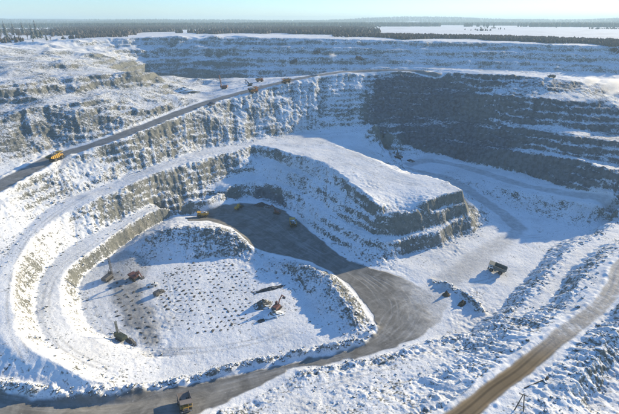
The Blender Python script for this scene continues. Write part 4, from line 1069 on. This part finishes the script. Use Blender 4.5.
CT = [conifer(12, s) for s in range(4)]; BT = [bare_tree(10, s) for s in range(3)]
tl = [(8,40,.8,0),(6.5,36,.9,0),(15,37,.75,1),(24,35,.8,0),(33.5,39,.95,0),(38,38.5,1.1,0),(42,39,.85,0),(28,40,.55,1),(47,40.5,.5,0),(2,41,.8,1),(12,41,.6,1),(20,40,.7,1),(51,41,.45,1),(14,33,.7,0),(1,34,.6,0),(19,35.5,.6,1)]
TD = ['tallest dark conifer at the right end of the clump on the upper left rim', 'dark snow dusted conifer in the clump on the upper left rim', 'bare leafless tree in the clump on the upper left rim']
for k, (u, v, s, kd) in enumerate(tl):
    src = (BT if kd else CT)[k % (3 if kd else 4)]
    o = src if src.name not in used and not used.add(src.name) else copy_tree(src)
    p = hit(u, v); o.location = (p[0], p[1], float(ground(p[0], p[1])[0])); s *= 1.75 * np.hypot(p[0], p[1]) / 700 ; o.scale = (s, s, s); o.rotation_euler = (0, 0, random.uniform(0, 6))
    tag(o, TD[2] if kd else (TD[0] if k == 5 else TD[1]), 'tree', 'trees on the upper left rim')
for wd_, cl_ in (('dark conifer', 'conifer_tree'), ('bare leafless tree', 'bare_tree')):
    ts_ = sorted([o for o in COL.objects if o.name.startswith(cl_) and o.parent is None and 'label' in o], key=lambda o: o.location.x / o.location.y)
    for k, o in enumerate(ts_): o['label'] = '%s %s from the left edge in the clump on the upper left rim' % (ORD[k], wd_)
for src in CT + BT:
    if src.name not in used:
        for ch in list(src.children): bpy.data.objects.remove(ch)
        bpy.data.objects.remove(src)

# woods on the plain: crowns far too many and too small to count
def wood(name, label, X, Y, hmin, hmax, mat, slim):
    Z = ground(X, Y); n = len(X); hh = rng.uniform(hmin, hmax, n); w = hh * rng.uniform(.8, 1.25, n) * slim
    a0 = rng.uniform(0, 6.28, n); k = 5; Vs = []
    for j in range(k):
        an = a0 + 2 * math.pi * j / k; q = rng.uniform(.7, 1.2, n); Vs.append(np.stack([X + np.cos(an) * w * q * .6, Y + np.sin(an) * w * q * .6, Z - .5], 1))
    for j in range(k):
        an = a0 + 2 * math.pi * (j + .5) / k; q = rng.uniform(.7, 1.2, n); Vs.append(np.stack([X + np.cos(an) * w * q, Y + np.sin(an) * w * q, Z + hh * rng.uniform(.35, .6, n)], 1))
    Vs.append(np.stack([X, Y, Z + hh], 1))
    V = np.stack(Vs, 1).reshape(-1, 3); c = 2 * k + 1; F = []
    for j in range(k):
        j2 = (j + 1) % k; F += [(j, j2, k + j), (j2, k + j2, k + j), (k + j, k + j2, 2 * k)]
    F = (np.arange(n)[:, None, None] * c + np.array(F)[None]).reshape(-1, 3)
    o = bpy.data.objects.new(name, tri_mesh(name, V, F, mat)); COL.objects.link(o); return tag(o, label, None, None, 'stuff')
def scatter(n, r0, r1, a0, a1, thr=None, seed=0, sc_=300., flip=False):
    r_ = np.exp(rng.uniform(math.log(r0), math.log(r1), n)) if r1 / r0 > 1.8 else rng.uniform(r0, r1, n); an = np.radians(rng.uniform(a0, a1, n)); X = r_ * np.sin(an); Y = r_ * np.cos(an)
    e_ = np.minimum(np.degrees(an) - a0, a1 - np.degrees(an)) / 6.; ok = rng.random(n) < np.clip(e_, 0, 1) ** .5 + (fbm(X, Y, 60, 2, 77) > .1) * .3
    if a1 - a0 < 100: X, Y = X[ok], Y[ok]
    if thr is not None:
        f = fbm(X, Y, sc_, 3, seed); ok = f > thr; X, Y = X[ok], Y[ok]
    return X, Y
def clip_near(X, Y, r0, amp, seed):
    ok = np.hypot(X, Y) > r0 + amp * fbm(np.degrees(np.arctan2(X, Y)), X * 0, 4., 4, seed); return X[ok], Y[ok]
X, Y = clip_near(*scatter(11000, 640, 860, 3, 52), 700, 70, 500)
wood('leafless_wood', 'band of brown leafless wood between the right-hand rim and the white fields', X, Y, 2.5, 5.5, M_BARE, .42)
X, Y = clip_near(*scatter(14000, 860, 2400, -30, 9, -.15, 412, 260), 900, 160, 501)
wood('leafless_wood', 'brown leafless wood beyond the middle of the far rim', X, Y, 5, 10, M_BARE, .42)
X, Y = scatter(7000, 700, 1600, -52, -22, .10, 404, 110)
wood('leafless_wood', 'loose leafless scrub around the conifers at the upper left', X, Y, 2.5, 6, M_BARE, .34)
X, Y = scatter(24000, 2150, 6500, -52, 52, -.27, 402, 900)
wood('distant_forest', 'dark distant forest along the skyline', X, Y, 13, 19, M_PINE, .36)
X, Y = scatter(9000, 1150, 2150, -52, 52, .4, 403, 160)
wood('field_copse', 'thin copses and hedges between the white fields', X, Y, 3.5, 7, M_BARE, .4)

# ------------------------------------------------------------------ steam and haze
def box_mesh(name, lo, hi):
    (a, b_, c), (d, e, f) = lo, hi
    v = [(a,b_,c),(d,b_,c),(d,e,c),(a,e,c),(a,b_,f),(d,b_,f),(d,e,f),(a,e,f)]
    me = bpy.data.meshes.new(name); me.from_pydata(v, [], [(0,3,2,1),(4,5,6,7),(0,1,5,4),(1,2,6,5),(2,3,7,6),(3,0,4,7)]); return me
def steam(label, ctr, rad, dens):
    m, t = new_mat('steam'); b = NB(t)
    out = b.n('OutputMaterial'); pv = b.n('VolumePrincipled'); t.links.new(pv.outputs[0], out.inputs['Volume'])
    tc = b.n('TexCoord'); n1 = b.noise(tc.outputs['Object'], 2.2, 4, .6)
    ln = b.n('VectorMath', operation='LENGTH'); t.links.new(tc.outputs['Object'], ln.inputs[0])
    d_ = b.math('MULTIPLY', b.ss(b.math('SUBTRACT', n1, b.math('MULTIPLY', ln.outputs['Value'], .55)), .08, .34), dens)
    t.links.new(d_, pv.inputs['Density']); pv.inputs['Color'].default_value = (.95, .95, .95, 1); pv.inputs['Anisotropy'].default_value = .3
    bm = bmesh.new(); bmesh.ops.create_icosphere(bm, subdivisions=3, radius=1.)
    me = bpy.data.meshes.new('steam'); bm.to_mesh(me); bm.free(); me.materials.append(m)
    o = bpy.data.objects.new('steam', me); COL.objects.link(o); o.location = ctr; o.scale = rad; tag(o, label, None, None, 'stuff')
pz = LINE['wall_back']
c = site(590, 81, zl(590, 81, 366)); steam('small white puff of steam above the crest of the quarry wall', c, (9, 8, 6), .22)
c = site(616, 86, zl(616, 86, 362)); steam('larger drifting steam plume at the right edge of the quarry wall', c, (17, 12, 11), .13)
c = site(332, 56.5, zl(332, 56.5, 588)); steam('round white puff of steam on the far terraces', c, (8, 8, 7), .12)
def haze():
    m, t = new_mat('haze_air'); b = NB(t)
    out = b.n('OutputMaterial'); pv = b.n('VolumePrincipled'); t.links.new(pv.outputs[0], out.inputs['Volume'])
    pv.inputs['Color'].default_value = (.66, .88, 1.0, 1); pv.inputs['Density'].default_value = .00019; pv.inputs['Anisotropy'].default_value = .1
    me = box_mesh('haze', (-11000, -300, float(HZ.min()) - 2), (11000, 11000, max(float(HZ.max()) + 30, 190.)))
    me.materials.append(m)
    o = bpy.data.objects.new('haze', me); COL.objects.link(o); o['kind'] = 'stuff'; o['label'] = 'thin pale winter haze over the whole pit'
haze()
